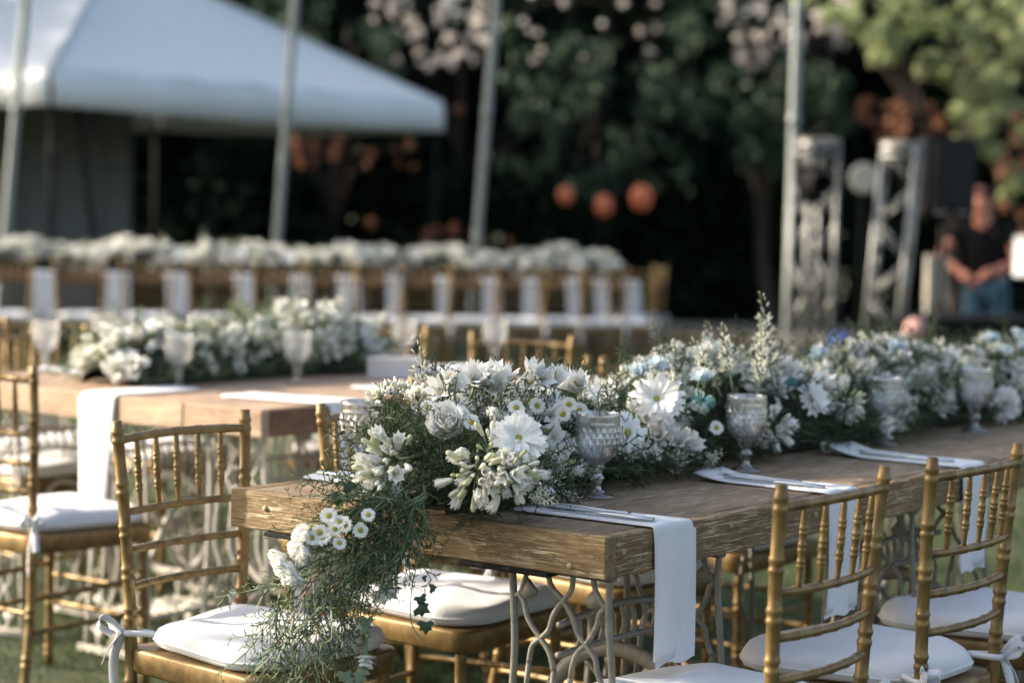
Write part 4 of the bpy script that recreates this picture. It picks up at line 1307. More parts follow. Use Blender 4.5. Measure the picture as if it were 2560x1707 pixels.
goblet('second clear cut glass goblet along the front table', on_plane(1862, 1178, TZ), False, GG, .3)
goblet('third cut glass goblet along the front table, in front of white gerberas', on_plane(2210, 1112, TZ), False, GG, .5)
goblet('blurred cut glass goblet at the right edge of the front table', on_plane(2436, 1080, TZ), False, GG, .7)
goblet('cut glass goblet of water left of the garland front', on_plane(902, 1207, TZ), True, GG, .2)
for k, (px, py, lab) in enumerate(((446, 972, 'water goblet in front of the sunlit table garland, centre left'), (742, 962, 'water goblet in front of the right part of the sunlit garland'),
                          (113, 931, 'leftmost water goblet on the sunlit table'), (1008, 918, 'water goblet behind the upright folded napkin'),
                          (1236, 920, 'water goblet in front of the far head chair'), (258, 900, 'water goblet behind the left end of the sunlit garland'))):
    goblet(lab, on_plane(px, py, TZ), True, GGB, k * .4, 1.0)
# ================================================================== FLOWERS
def twig_template(seed, length, droop=0., dens=1., r0=.0013, curl=.35, planar=False):
    """feathery juniper sprig along +z (numpy arrays), material 0 needles, 1 stem"""
    r = np.random.default_rng(seed)
    g = G()
    def seg(p, q, ra, rb, m=0):
        d = unit(q - p); u = unit(np.cross(d, [.3, .7, .2])); v = np.cross(d, u)
        a = [0, 2.094, 4.189]
        V = [p + ra * (math.cos(x) * u + math.sin(x) * v) for x in a] + [q + rb * (math.cos(x) * u + math.sin(x) * v) for x in a]
        g.add(V, [(0, 1, 4, 3), (1, 2, 5, 4), (2, 0, 3, 5)], m=m)
    def branch(p, d, L, lvl, rad):
        n = max(3, int(L / ((.0115 if lvl else .019) if planar else (.0085 if lvl else .014))))
        st = L / n
        side = r.choice([-1, 1])
        pl = unit(np.cross(d, r.normal(size=3))) if not planar else unit(np.cross(d, np.array([0, 1., 0]) + r.normal(0, .22, 3)))
        for i in range(n):
            d2 = unit(d + r.normal(0, .10, 3) + np.array([0, 0, -droop * .05]) * 0)
            q = p + d2 * st
            f = 1 - i / n
            seg(p, q, rad * (.45 + .55 * f), rad * (.40 + .55 * (f - 1 / n)), 1 if lvl == 0 and i < n * .75 else 0)
            if lvl < 2 and i > 0:
                for _ in range(2 if (lvl == 0 and r.random() < dens) else 1):
                    if r.random() < .92:
                        sd = unit(d2 * r.uniform(.55, 1.0) + pl * side * r.uniform(.5, 1.0) + r.normal(0, curl, 3))
                        ll = (L * r.uniform(.24, .42) * (.45 + .75 * f)) if lvl == 0 else (r.uniform(.009, .017) if planar else r.uniform(.007, .014))
                        if lvl == 0: branch(q, sd, ll, 1, rad * .68)
                        else: seg(q, q + sd * ll, rad * 1.0, rad * .75)
                        side = -side
            p, d = q, d2
    branch(np.zeros(3), np.array([0, 0, 1.]), length, 0, r0)
    return g.arrays()
TW_ = [twig_template(50 + i, L_, r0=.0023, dens=.55) for i, L_ in enumerate((.10, .12, .13, .11, .14, .09))]
TW_P = [twig_template(90 + i, L_, dens=0., r0=.0029, curl=.12, planar=True) for i, L_ in enumerate((.10, .12, .13, .11, .09, .14))]
def MP(p, d, nrm, s=1.):
    """placement with local z along d and local y as close to nrm as possible"""
    z = unit(d); y = unit(np.array(nrm) - z * np.dot(nrm, z)); x = np.cross(y, z)
    m = np.eye(4); m[:3, 0] = x * s; m[:3, 1] = y * s; m[:3, 2] = z * s; m[:3, 3] = p
    return m

def petal(g, az, r0, r1, wd, up0, up1, curl=0., m=0, notch=.0, n=4, tw=0.):
    """petal strip from radius r0 to r1 at azimuth az; height profile up0 -> up1 with curl at the tip"""
    ca, sa = math.cos(az), math.sin(az)
    V = []
    for i in range(n + 1):
        f = i / n
        r = r0 + (r1 - r0) * f
        z = up0 + (up1 - up0) * f + curl * f * f
        wv = wd * (.35 + .75 * math.sin(math.pi * min(.62, .05 + .62 * f)))
        if i == n: wv *= .62
        for s in (-1, 0, 1):
            x = r - (notch if (i == n and s == 0) else 0); y = s * wv + tw * f * wd
            zz = z + (abs(s)) * wv * .30
            V.append((x * ca - y * sa, x * sa + y * ca, zz))
    q = [(i * 3 + j, i * 3 + j + 1, i * 3 + 4 + j, i * 3 + 3 + j) for i in range(n) for j in range(2)]
    g.add(V, q, m=m)
def dome(g, r, h, m=0, seg=10, rows=4, z0=0.):
    V = []; q = []
    for i in range(rows + 1):
        a = i / rows * math.pi / 2
        for k in range(seg):
            b = k * 2 * math.pi / seg
            V.append((r * math.cos(a) * math.cos(b), r * math.cos(a) * math.sin(b), z0 + h * math.sin(a)))
    q = [(i * seg + k, i * seg + (k + 1) % seg, (i + 1) * seg + (k + 1) % seg, (i + 1) * seg + k) for i in range(rows) for k in range(seg)]
    g.add(V, q, m=m)
def gerbera(seed, n=20, R_=.054, layers=3, wd=.0058, cup=.014):
    r = random.Random(seed); g = G()
    for l in range(layers):
        for k in range(n):
            az = (k + .37 * l + r.uniform(-.25, .25)) * 2 * math.pi / n
            rr = R_ * (1 - .14 * l) * r.uniform(.88, 1.06)
            petal(g, az, .006, rr, wd * r.uniform(.8, 1.2), .001 + .003 * l, .004 + (.006 + cup * .5) * l * .5 + cup * r.uniform(.3, .9), curl=-.016 * r.uniform(-.2, 1.3), notch=.002, tw=r.uniform(-.9, .9))
    g.add(*tube([(0, 0, -.06), (0, 0, -.004)], .0022, 6), m=1)
    dome(g, .009, -.006, m=1)
    c = G(); dome(c, .0085, .004, z0=.004); 
    for k in range(24):
        a = k * 2.4; rr = .0085 * math.sqrt((k + .5) / 24)
        c.add(*tube([(rr * math.cos(a), rr * math.sin(a), .005), (rr * 1.15 * math.cos(a), rr * 1.15 * math.sin(a), .0095 - rr * .2)], .0008, 4))
    return [(g.mesh('gerbera', ['petal', 'stem']), None), (c.mesh('flower_centre', 'yellow'), 'flower_centre')]
def daisy(seed):
    r = random.Random(seed); g = G(); n = 17
    for l in range(2):
        for k in range(n):
            az = (k + .5 * l + r.uniform(-.2, .2)) * 2 * math.pi / n
            petal(g, az, .004, .0165 * (1 - .12 * l) * r.uniform(.92, 1.08), .0022, .0005 + l * .0015, .003 + l * .002, curl=-.002 * r.random(), n=3)
    g.add(*tube(spline([(0, 0, -.035), (.003, .002, -.018), (0, 0, -.001)], 5), .0011, 5), m=1)
    c = G(); dome(c, .0066, .0036, z0=.0015, seg=12)
    for k in range(16):
        a = k * 2.4; rr = .006 * math.sqrt((k + .5) / 16)
        c.add(*tube([(rr * math.cos(a), rr * math.sin(a), .003), (rr * math.cos(a), rr * math.sin(a), .0062 - rr * .25)], .0007, 4))
    return [(g.mesh('button_daisy', ['petal', 'stem']), None), (c.mesh('flower_centre', 'yellow'), 'flower_centre')]
def trumpet(g, M4, s, r, m=0, ms=1, n=6, throat=.5, open_=.8):
    """funnel flower with six petals along +z"""
    h = G()
    for k in range(n):
        az = k * 2 * math.pi / n + r.uniform(-.15, .15)
        V = []
        w0 = .185 * s
        ca, sa = math.cos(az), math.sin(az)
        for i in range(6):
            f = i / 5
            rad = s * (.05 + .10 * f + open_ * .55 * max(0, f - throat * .75) ** 1.25 * r.uniform(.85, 1.15))
            z = s * (f * 1.05 - .35 * open_ * max(0, f - .75) ** 1.2)
            wv = w0 * (.30 + .75 * math.sin(math.pi * min(.96, .05 + f * .92))) * (.95 if i == 5 else 1.05)
            for t_ in (-1, 0, 1):
                rq = rad - (.10 * s * abs(t_) if i == 5 else 0)
                V.append((rq * ca - t_ * wv * sa, rq * sa + t_ * wv * ca, z - abs(t_) * wv * .1 - (.09 * s * abs(t_) if i == 5 else 0)))
        h.add(V, [(i * 3 + j, i * 3 + j + 1, i * 3 + 4 + j, i * 3 + 3 + j) for i in range(5) for j in range(2)], m=m)
        h.add(*tube(spline([(0, 0, s * .3), (.09 * s * ca, .09 * s * sa, s * .85), (.16 * s * ca, .16 * s * sa, s * 1.08)], 4), .0006, 4), m=ms)
    g.merge(h.arrays(), M4)
def bud(g, M4, s, m=2):
    pr = [(.0001, -.05 * s), (.09 * s, .0), (.11 * s, .10 * s), (.13 * s, .35 * s), (.19 * s, .65 * s), (.17 * s, .85 * s), (.08 * s, .97 * s), (.0001, 1.0 * s)]
    V, q = lathe(pr, 7); h = G().add(V, q, m=m); g.merge(h.arrays(), M4)
def agapanthus(seed, nb=30, no=11, spread=1.25, pet='petal', sz=.062):
    r = random.Random(seed); g = G()
    for k in range(nb + no):
        th = spread * math.sqrt((k + .5) / (nb + no)) * r.uniform(.85, 1.1); ph = k * 2.39996 + r.uniform(-.3, .3)
        d = Vector((math.sin(th) * math.cos(ph), math.sin(th) * math.sin(ph), math.cos(th)))
        L_ = sz * r.uniform(.45, .80)
        bend = Vector((0, 0, -.008 * r.random()))
        tip = d * L_ + bend
        g.add(*tube(spline([(0, 0, 0), tuple(d * L_ * .5 + Vector((0, 0, .004))), tuple(tip)], 4), .0008, 4), m=1)
        dd = (d + Vector((r.uniform(-.25, .25), r.uniform(-.25, .25), r.uniform(-.3, .1)))).normalized()
        if no > 0 and (k * 7919 % (nb + no)) < no: trumpet(g, M(tip, dd, r.uniform(0, 6)), r.uniform(.026, .036), r, m=0, ms=3, open_=r.uniform(.4, 1.0))
        else: bud(g, M(tip, dd, r.uniform(0, 6)), r.uniform(.016, .030), m=2 if r.random() < .55 else 4)
    g.add(*tube([(0, 0, -.07), (0, 0, 0)], .003, 6), m=1)
    return [(g.mesh('agapanthus', [pet, 'stem', 'bud', 'petal_cream', 'petal_cream' if pet == 'petal' else pet]), None)]
def alstroemeria(seed, pet='petal', nf=3):
    r = random.Random(seed); g = G()
    for k in range(nf):
        ph = k * 2.1 + r.uniform(-.4, .4); th = r.uniform(.25, .6)
        d = Vector((math.sin(th) * math.cos(ph), math.sin(th) * math.sin(ph), math.cos(th)))
        g.add(*tube([(0, 0, -.03), tuple(d * .012)], .0013, 5), m=1)
        trumpet(g, M(d * .01, d, r.uniform(0, 6)), r.uniform(.042, .052), r, m=0, ms=4, throat=.35, open_=r.uniform(.8, 1.25))
        # striped inner petals
        for j in range(1):
            h = G(); petal(h, j * 2.6 + r.random(), .003, .012, .0028, .012, .036, curl=-.004, m=3); g.merge(h.arrays(), M(d * .012, d, r.uniform(0, 6)))
    return [(g.mesh('alstroemeria', [pet, 'stem', 'bud', 'stamen' if pet == 'petal' else pet, 'petal_cream' if pet == 'petal' else pet]), None)]
def lisianthus(seed, s=.027):
    """ruffled rose-like bloom of overlapping petals"""
    r = random.Random(seed); g = G()
    for l in range(6):
        n = (6, 6, 5, 5, 4, 3)[l]; rad = s * (1.0, .90, .76, .6, .42, .24)[l]; hi = s * (.42, .60, .72, .80, .84, .86)[l]
        for k in range(n):
            az = (k + .5 * l) * 2 * math.pi / n + r.uniform(-.3, .3)
            V = []; ru = r.uniform(0, 6)
            for i in range(6):
                f = i / 5
                rr = rad * (.25 + .75 * math.sin(min(1.57, f * 1.9))) + (.16 * s * max(0, f - .7) / .3 if l < 3 else -.05 * s * max(0, f - .6))
                z = -.55 * s + (hi + .55 * s) * f ** .8
                for t_ in (-1, -.5, 0, .5, 1):
                    b = az + t_ * (1.25 * math.pi / n) * (.35 + .65 * math.sin(math.pi * min(.8, .15 + f * .7)))
                    e = .05 * s * math.sin(ru + t_ * 5) * f
                    V.append(((rr + e) * math.cos(b), (rr + e) * math.sin(b), z - .16 * s * t_ * t_ * f + e))
            g.add(V, [(i * 5 + j, i * 5 + j + 1, i * 5 + 6 + j, i * 5 + 5 + j) for i in range(5) for j in range(4)])
    g.add(*tube([(0, 0, -.05), (0, 0, -s * .5)], .0018, 5), m=1)
    return [(g.mesh('lisianthus', ['petal', 'stem']), None)]
def snapdragon(seed, L_=.15, pet='petal_cream'):
    r = random.Random(seed); g = G()
    g.add(*tube(spline([(0, 0, -.05), (.003, 0, L_ * .4), (.008, .004, L_)], 8), np.linspace(.0025, .001, 8), 5), m=1)
    n = 22
    for k in range(n):
        f = k / n; z = L_ * f; ph = k * 2.4
        d = Vector((math.cos(ph), math.sin(ph), .5 + f)).normalized()
        p = Vector((.006 * math.cos(ph), .006 * math.sin(ph), z))
        if f < .6: trumpet(g, M(p, d, r.uniform(0, 6)), .021 * (1 - .4 * f), r, m=0, ms=1, n=5, open_=r.uniform(.9, 1.5))
        else: bud(g, M(p, d), .013 * (1.5 - f), m=0 if f < .8 else 2)
    return [(g.mesh('snapdragon_spike', [pet, 'stem', 'bud']), None)]
def carnation(seed):
    r = random.Random(seed); g = G()
    for l in range(4):
        for k in range(9):
            petal(g, (k + .3 * l) * .698 + r.uniform(-.2, .2), .002, .019 - .003 * l, .006, .002 * l, .004 + .005 * l, curl=.002 * r.uniform(-2, 2), notch=.002, n=3, tw=r.uniform(-1, 1))
    V, q = lathe([(.001, -.03), (.0045, -.028), (.005, -.01), (.0065, 0.002)], 8); g.add(V, q, m=1)
    g.add(*tube(spline([(0, 0, -.10), (.006, .003, -.06), (0, 0, -.028)], 6), .0014, 5), m=1)
    return [(g.mesh('carnation', ['petal', 'stem']), None)]
def broad_leaf(seed, L_=.06, mat='leaf_dark'):
    g = G(); V = []
    for i in range(7):
        f = i / 6; wv = .011 * math.sin(math.pi * (.04 + .94 * f)) ** .8
        for s in (-1, 0, 1): V.append((s * wv, .004 * math.sin(f * 3), L_ * f + (0 if s else 0)) if s == 0 else (s * wv, .004 * math.sin(f * 3) + wv * .35, L_ * f))
    g.add(V, [(i * 3 + j, i * 3 + j + 1, i * 3 + 4 + j, i * 3 + 3 + j) for i in range(6) for j in range(2)])
    return [(g.mesh('leaf', mat), None)]
FL = {'gerbera': [gerbera(1), gerbera(2, 22, .048, 3, .0048, .02), gerbera(3, 17, .052, 2, .0068, .006)],
      'button_daisy': [daisy(4), daisy(5)],
      'agapanthus': [agapanthus(6), agapanthus(7, 24, 14, 1.4), agapanthus(8, 20, 8, 1.1, sz=.05)],
      'alstroemeria': [alstroemeria(9), alstroemeria(10, nf=4), alstroemeria(11, nf=2)],
      'lisianthus': [lisianthus(12), lisianthus(13, .023)],
      'snapdragon_spike': [snapdragon(14), snapdragon(15, .11)],
      'blue_delphinium': [snapdragon(16, .07, 'petal_blue'), alstroemeria(17, 'petal_blue', 3)],
      'teal_statice': [snapdragon(18, .05, 'petal_teal')],
      'small_trumpets': [agapanthus(23, 6, 12, 1.5, sz=.036), agapanthus(24, 9, 9, 1.3, sz=.034)],
      'carnation': [carnation(19), carnation(20)],
      'leaf': [broad_leaf(21), broad_leaf(22, .08)]}
def flower(kind, parent, p, d, roll=None, s=1., var=None):
    vs_ = FL[kind]; tpl = vs_[random.randrange(len(vs_)) if var is None else var]
    m = M(p, d, random.uniform(0, 6.28) if roll is None else roll, s)
    o = put(kind, tpl[0][0], parent)
    o.matrix_local = m
    for me, nm in tpl[1:]: put(nm, me, o)
    return o
WHITE = ['alstroemeria'] * 6 + ['agapanthus'] * 5 + ['gerbera'] * 1 + ['lisianthus'] * 3 + ['carnation'] * 2 + ['button_daisy'] * 3 + ['snapdragon_spike'] * 1 + ['blue_delphinium'] * 1 + ['small_trumpets'] * 5
def garland(label, o, rz, x0, x1, yc, hw, ht, nfl, ntw, seed, z=TZ, group=None, fol='juniper', s=1., hero=None, skip=None, shape=None, core_h=.80):
    """mound of greenery and flowers lying along the table: local x along, y across"""
    random.seed(seed); r = np.random.default_rng(seed)
    t = thing('flower_garland', label, 'garland', (o.x, o.y, z + .001), rz, group)
    ln = x1 - x0
    def surf(x, ph, k=1.):
        f = (x - x0) / ln
        e = min(1, max(0.03, (x - x0) / .12)) ** .5 * min(1, max(.03, (x1 - x) / .12)) ** .5
        hh = ht * (.86 + .16 * math.sin(x * 7 + seed)) * e; ww = hw * (.9 + .14 * math.sin(x * 5.3 + 2 * seed)) * (.45 + .55 * e)
        yy = yc
        if shape:
            yy, wf, hf = shape(x); ww *= wf; hh *= hf
        p = Vector((x, yy + ww * math.sin(ph) * k, .004 + hh * max(0.02, math.cos(ph)) ** .75 * k))
        nx = -1.1 * max(0, 1 - (x - x0) / .13) + 1.1 * max(0, 1 - (x1 - x) / .13)
        n = Vector((nx, math.sin(ph) * 1.1, math.cos(ph) + .12)).normalized()
        return p, n
    # dark core blocking the view through; paints the shaded gaps between flowers
    g = G(); V = []; nx, na = max(10, int(ln / .035)), 13
    for i in range(nx + 1):
        x = x0 + .02 + (ln - .04) * i / nx
        for k in range(na):
            ph = -math.pi / 2 + math.pi * k / (na - 1)
            p, n = surf(x, ph, core_h)
            V.append(tuple(p + n * float(r.normal(0, .006)) + Vector((0, 0, -.006 if k in (0, na - 1) else 0))))
    q = [(i * na + k, i * na + k + 1, (i + 1) * na + k + 1, (i + 1) * na + k) for i in range(nx) for k in range(na - 1)]
    g.add(V, q)
    g.obj('shade_core', 'gap_shade', t)
    g = G()
    for k in range(ntw):
        x = r.uniform(x0, x1); ph = r.uniform(-1.6, 1.6)
        p, n = surf(x, ph, .88)
        d = (n + Vector(r.normal(0, .6, 3))).normalized()
        if abs(ph) > 1.2: d = (Vector((r.normal(0, .5), math.sin(ph), .12 + .25 * r.random()))).normalized()
        if p.z < .02: p.z = .02
        m = M(p, d, r.uniform(0, 6.28), s * r.uniform(.6, 1.05))
        g.merge(TW_[r.integers(len(TW_))], m)
    o2 = g.obj('juniper_greenery', [fol, 'stem'], t); tag(o2, kind='stuff')
    cnt = 0; tries = 0
    placed = []
    while cnt < nfl and tries < nfl * 8:
        tries += 1
        x = r.uniform(x0 + .01, x1 - .01)
        ph = float(np.clip(r.normal(0, .72), -1.35, 1.35))
        if skip and skip(x, ph): continue
        kd = WHITE[r.integers(len(WHITE))]
        if kd == 'snapdragon_spike' and abs(ph) > .6: kd = 'alstroemeria'
        p, n = surf(x, ph, 1.0 if kd != 'gerbera' else 1.06)
        if any((p - q_).length < .027 * s for q_ in placed): continue
        placed.append(p)
        d = (n + Vector(r.normal(0, .28, 3))).normalized()
        flower(kd, t, p + n * float(r.uniform(-.012, .012)), d, s=s * float(r.uniform(.72, 1.15)) * (.62 if kd == 'blue_delphinium' else 1))
        cnt += 1
    for k in range(int(nfl * .16)):
        x = r.uniform(x0 + .02, x1 - .02); ph = r.uniform(-1.1, 1.1)
        if skip and skip(x, ph): continue
        p, n = surf(x, ph, .95)
        flower('leaf' if k % 7 else 'teal_statice', t, p, (n + Vector(r.normal(0, .5, 3))).normalized(), s=s * (1 if k % 7 else .6))
    if hero: hero(t, r, surf)
    return t

def hero_A(t, r, surf):
    inv = t.matrix_basis.inverted()
    def at(px, py, y): return inv @ at_y(px, py, y)
    def face(v): return (inv.to_3x3() @ Vector(v)).normalized()
    def f(kind, px, py, y, d, var=0, s=1., roll=None):
        if px > 1330: y = max(y, float(np.interp(px, [1347, 1436, 1566, 1631, 1756, 1930, 2087, 2230, 2403, 2522], [4.20, 4.30, 4.465, 4.545, 4.685, 4.926, 5.167, 5.41, 5.73, 5.97])) - .01)
        return flower(kind, t, at(px, py, y), face(d), roll, s, var)
    # flowers one can recognise at the front
    f('gerbera', 1296, 1098, 3.88, (.10, -.9, .55), 0, 1.0); f('gerbera', 1642, 1000, 4.22, (-.05, -.9, .45), 0, 1.12)
    f('gerbera', 1566, 1082, 4.10, (.55, -.75, .35), 2, 1.0); f('gerbera', 2510, 1010, 5.42, (.1, -.95, .25), 0, 1.0)
    f('small_trumpets', 1930, 1065, 4.52, (.4, -.85, .2), 0, 1.1); f('gerbera', 2030, 1000, 4.64, (.6, -.7, .5), 1, .9); f('agapanthus', 2110, 1010, 4.75, (.2, -.9, .3), 1, .9)
    f('agapanthus', 995, 1150, 3.94, (-.75, -.6, -.12), 0, 1.15); f('agapanthus', 970, 1185, 3.92, (-.6, -.75, -.3), 2, 1.15)
    f('agapanthus', 1225, 1135, 3.90, (.25, -.85, -.25), 1, 1.1); f('agapanthus', 1190, 1175, 3.87, (-.05, -.8, -.6), 1, 1.05); f('agapanthus', 1265, 1175, 3.86, (.45, -.7, -.5), 0, 1.0)
    f('lisianthus', 1118, 1058, 3.97, (-.1, -.8, .6), 0, 1.25); f('lisianthus', 1155, 1140, 3.9, (.05, -.9, .1), 1, .6)
    for px, py, y in ((1178, 1056, 3.95), (1070, 1020, 4.02), (1093, 1028, 4.0), (1298, 1046, 4.0), (1153, 1033, 3.97), (1120, 1020, 4.0), (1408, 1036, 4.08), (1422, 1012, 4.12), (1448, 1026, 4.1),
                      (1462, 1040, 4.08), (1414, 1122, 4.02), (1455, 1165, 3.99), (1790, 1070, 4.35), (2068, 1115, 4.55), (1290, 1020, 4.05), (1342, 1015, 4.08)):
        f('button_daisy', px, py, y, (r.uniform(-.3, .3), -.9, r.uniform(.1, .7)), None, 1.0)
    for px, py, y, v in ((1110, 985, 4.08, 0), (1185, 972, 4.12, 1), (1320, 965, 4.2, 1), (1380, 975, 4.22, 2), (1250, 985, 4.12, 0), (1378, 1115, 3.98, 2), (1230, 975, 4.15, 2), (1450, 985, 4.25, 0), (1700, 1125, 4.2, 0), (1650, 1105, 4.16, 1), (1690, 1190, 4.18, 2), (1620, 1165, 4.1, 2)):
        f('alstroemeria', px, py, y, (r.uniform(-.5, .5), -.6, r.uniform(.3, 1.0)), v)
    for px, py, y in ((955, 1000, 4.12), (985, 985, 4.14), (1020, 990, 4.14), (1045, 1000, 4.1)):
        f('agapanthus', px, py, y, (r.uniform(-.5, .0), -.3, 1), 2, .55)
    f('snapdragon_spike', 1925, 905, 4.9, (-.15, -.1, 1), 0, 1.1); f('snapdragon_spike', 1900, 960, 4.8, (0, -.1, 1), 0, 1.0); f('snapdragon_spike', 1825, 930, 4.75, (-.2, -.1, 1), 1, 1.0); f('snapdragon_spike', 1780, 945, 4.7, (-.5, -.1, .9), 1, .9)
    f('snapdragon_spike', 1345, 1205, 3.88, (.8, -.5, -.25), 1, .8); f('snapdragon_spike', 1370, 1225, 3.86, (.9, -.4, -.2), 1, .8); f('snapdragon_spike', 1330, 1230, 3.86, (.5, -.8, -.1), 1, .7)
    f('snapdragon_spike', 1750, 1165, 4.2, (.5, -.8, .5), 1, .8)
    for px, py, y in ((1390, 955, 4.25), (1600, 945, 4.35), (1640, 930, 4.4), (1760, 960, 4.6), (2050, 900, 5.0), (2240, 880, 5.3), (2480, 860, 5.6), (2540, 850, 5.7), (2520, 890, 5.6), (2560, 880, 5.7)):
        f('blue_delphinium', px, py, y, (r.uniform(-.3, .3), -.4, 1), 1, .62)
    for px, py, y in ((1745, 1000, 4.42), (1770, 1010, 4.42), (1975, 960, 4.75)): f('teal_statice', px, py, y, (.2, -.8, .5), 0, .6)
    f('leaf', 1142, 1015, 3.98, (.05, -.1, 1), 0, 1.0, 1.2)
    # trailing greenery over the table end: each sprig is a part
    def trail(pts, mat='juniper_trail', stem='stem_red', n=13, sc=.9, r0=.0022, seed=0, big=False):
        P = spline([tuple(at(*p)) for p in pts], 26)
        g = G(); g.add(*tube(P, np.linspace(r0, r0 * .45, 26), 6), m=2)
        rr = np.random.default_rng(seed)
        for k in range(n):
            i = int(3 + 22 * k / n); T = unit(P[min(25, i + 1)] - P[i - 1])
            cn = np.array(face((0, -1, .25))) + rr.normal(0, .45, 3)
            sd = unit(np.cross(T, cn)) * (1 if k % 2 else -1)
            dn = np.array(face((0, 0, -1)))
            d = unit(T * rr.uniform(.6, .95) + sd * rr.uniform(.45, .8) + dn * (.30 if not big else 0))
            g.merge(TW_P[rr.integers(len(TW_P))], MP(P[i], d, cn, sc * rr.uniform(.65, 1.1) * (1.05 - .35 * k / n)))
        g.merge(TW_P[rr.integers(len(TW_P))], MP(P[-1], unit(P[-1] - P[-3]), face((0, -1, .2)), sc * .8))
        return g.obj('juniper_sprig', [mat, 'stem', stem], t)
    tr = [
        ([(960, 1300, 3.88), (880, 1345, 3.84), (790, 1440, 3.82), (720, 1560, 3.82), (660, 1690, 3.82)], 'stem_red', 17, .80),
        ([(980, 1320, 3.87), (900, 1390, 3.82), (830, 1480, 3.80), (790, 1590, 3.79), (770, 1700, 3.79)], 'stem_red', 17, .80),
        ([(930, 1330, 3.88), (840, 1400, 3.85), (740, 1450, 3.84), (650, 1470, 3.84)], 'stem', 10, .75),
        ([(1000, 1310, 3.85), (960, 1380, 3.81), (910, 1430, 3.80), (890, 1500, 3.80)], 'stem', 12, .75),
        ([(1030, 1300, 3.83), (1010, 1370, 3.80), (985, 1420, 3.79)], 'stem', 10, .75),
        ([(950, 1340, 3.86), (870, 1440, 3.83), (800, 1540, 3.82), (810, 1640, 3.82)], 'stem', 14, .78),
        ([(900, 1310, 3.9), (800, 1400, 3.87), (700, 1520, 3.86), (640, 1600, 3.86)], 'stem', 12, .75),
        ([(1000, 1330, 3.84), (940, 1400, 3.81), (880, 1480, 3.80), (850, 1560, 3.80), (840, 1650, 3.8)], 'stem_red', 12, .7),
        ([(930, 1250, 3.93), (870, 1290, 3.90), (800, 1300, 3.88), (770, 1310, 3.88)], 'stem', 8, .6),
        ([(940, 1240, 3.93), (870, 1250, 3.93), (800, 1240, 3.93)], 'stem', 7, .55),
        ([(700, 1480, 3.84), (690, 1560, 3.83), (700, 1640, 3.83), (720, 1710, 3.83)], 'stem', 10, .7),
        ([(780, 1480, 3.82), (760, 1580, 3.81), (730, 1680, 3.81)], 'stem', 11, .7),
        ([(860, 1460, 3.81), (850, 1540, 3.80), (870, 1620, 3.8)], 'stem', 9, .6)]
    for k, (pts, st, n, sc) in enumerate(tr): trail(pts, stem=st, n=int(n * 1.3), sc=sc * 1.15, seed=300 + k, mat='juniper_trail' if k not in (8, 9) else 'juniper')
    # dense dark sprigs falling over the edge
    for k in range(20):
        x = r.uniform(915, 1075); y = r.uniform(1230, 1300)
        trail([(x, y, 3.88), (x - r.uniform(10, 45), y + 45, 3.83), (x - r.uniform(20, 95), y + r.uniform(75, 125), 3.81)], n=6, sc=.6, seed=400 + k, stem='stem', mat='juniper')
    for k in range(16):
        x = r.uniform(880, 1060); y = r.uniform(1195, 1260)
        trail([(x, y, 3.93), (x - r.uniform(-10, 45), y + 25, 3.86), (x - r.uniform(0, 85), y + r.uniform(30, 70), 3.84)], n=6, sc=.55, seed=500 + k, stem='stem', mat='juniper')
    # feathery tufts rising at the front left
    for k in range(7):
        x = r.uniform(985, 1080); y = r.uniform(1080, 1130)
        trail([(x, y, 4.0), (x - r.uniform(10, 35), y - 45, 3.99), (x - r.uniform(10, 40), y - r.uniform(50, 100), 3.98)], n=7, sc=.42, seed=600 + k, stem='stem', mat='juniper', big=True)
    for px, py in ((1365, 900), (1500, 960), (1750, 935)):
        trail([(px, py + 80, 4.2), (px - 5, py + 30, 4.2), (px + 8, py, 4.2)], n=5, sc=.3, seed=px, stem='stem', mat='juniper')
    g = G()
    for k in range(210):
        px = r.uniform(925, 1430); py = r.uniform(1060, 1265)
        if (px > 1250 and py < 1120) or (px > 1360 and py > 1195): continue
        dd = float(np.interp(px, [925, 1120, 1430], [4.05, 3.95, 3.93])) + r.uniform(-.02, .03)
        g.merge(TW_[r.integers(len(TW_))], M(at(px, py, dd), face((r.normal(-.1, .55), -.8, r.normal(.0, .6))), r.uniform(0, 6), r.uniform(.3, .6)))
    for k in range(60):
        px = r.uniform(1500, 1790); py = float(np.interp(px, [1330, 1790], [1262, 1196])) + r.uniform(-45, 0)
        q = inv @ on_plane(px, py + 2, TZ); q.z = .012 + r.uniform(0, .04); q.y = max(q.y, .36)
        g.merge(TW_[r.integers(len(TW_))], M(q, face((r.normal(.45, .4), -.7, r.uniform(0, .5))), r.uniform(0, 6), r.uniform(.35, .65)))
    tag(g.obj('juniper_greenery', ['juniper', 'stem'], t), kind='stuff')
    # small daisies and lisianthus buds on stems hanging over the table end
    for px, py in ((822, 1290), (838, 1322), (850, 1305), (865, 1310), (900, 1325), (920, 1288), (808, 1345), (800, 1330), (848, 1358), (780, 1345)):
        p = at(px, py, 3.79); d = face((r.uniform(-.7, .4), -.8, r.uniform(-.1, .8)))
        flower('button_daisy', t, p, d, s=r.uniform(.75, 1.0))
        q = at(px + 110, py - 60, 3.9)
        G().add(*tube(spline([tuple(p - d * .004), tuple((p + q) / 2 + Vector((0, 0, .015))), tuple(q)], 10), .0014, 5)).obj('flower_stem', 'stem', t)
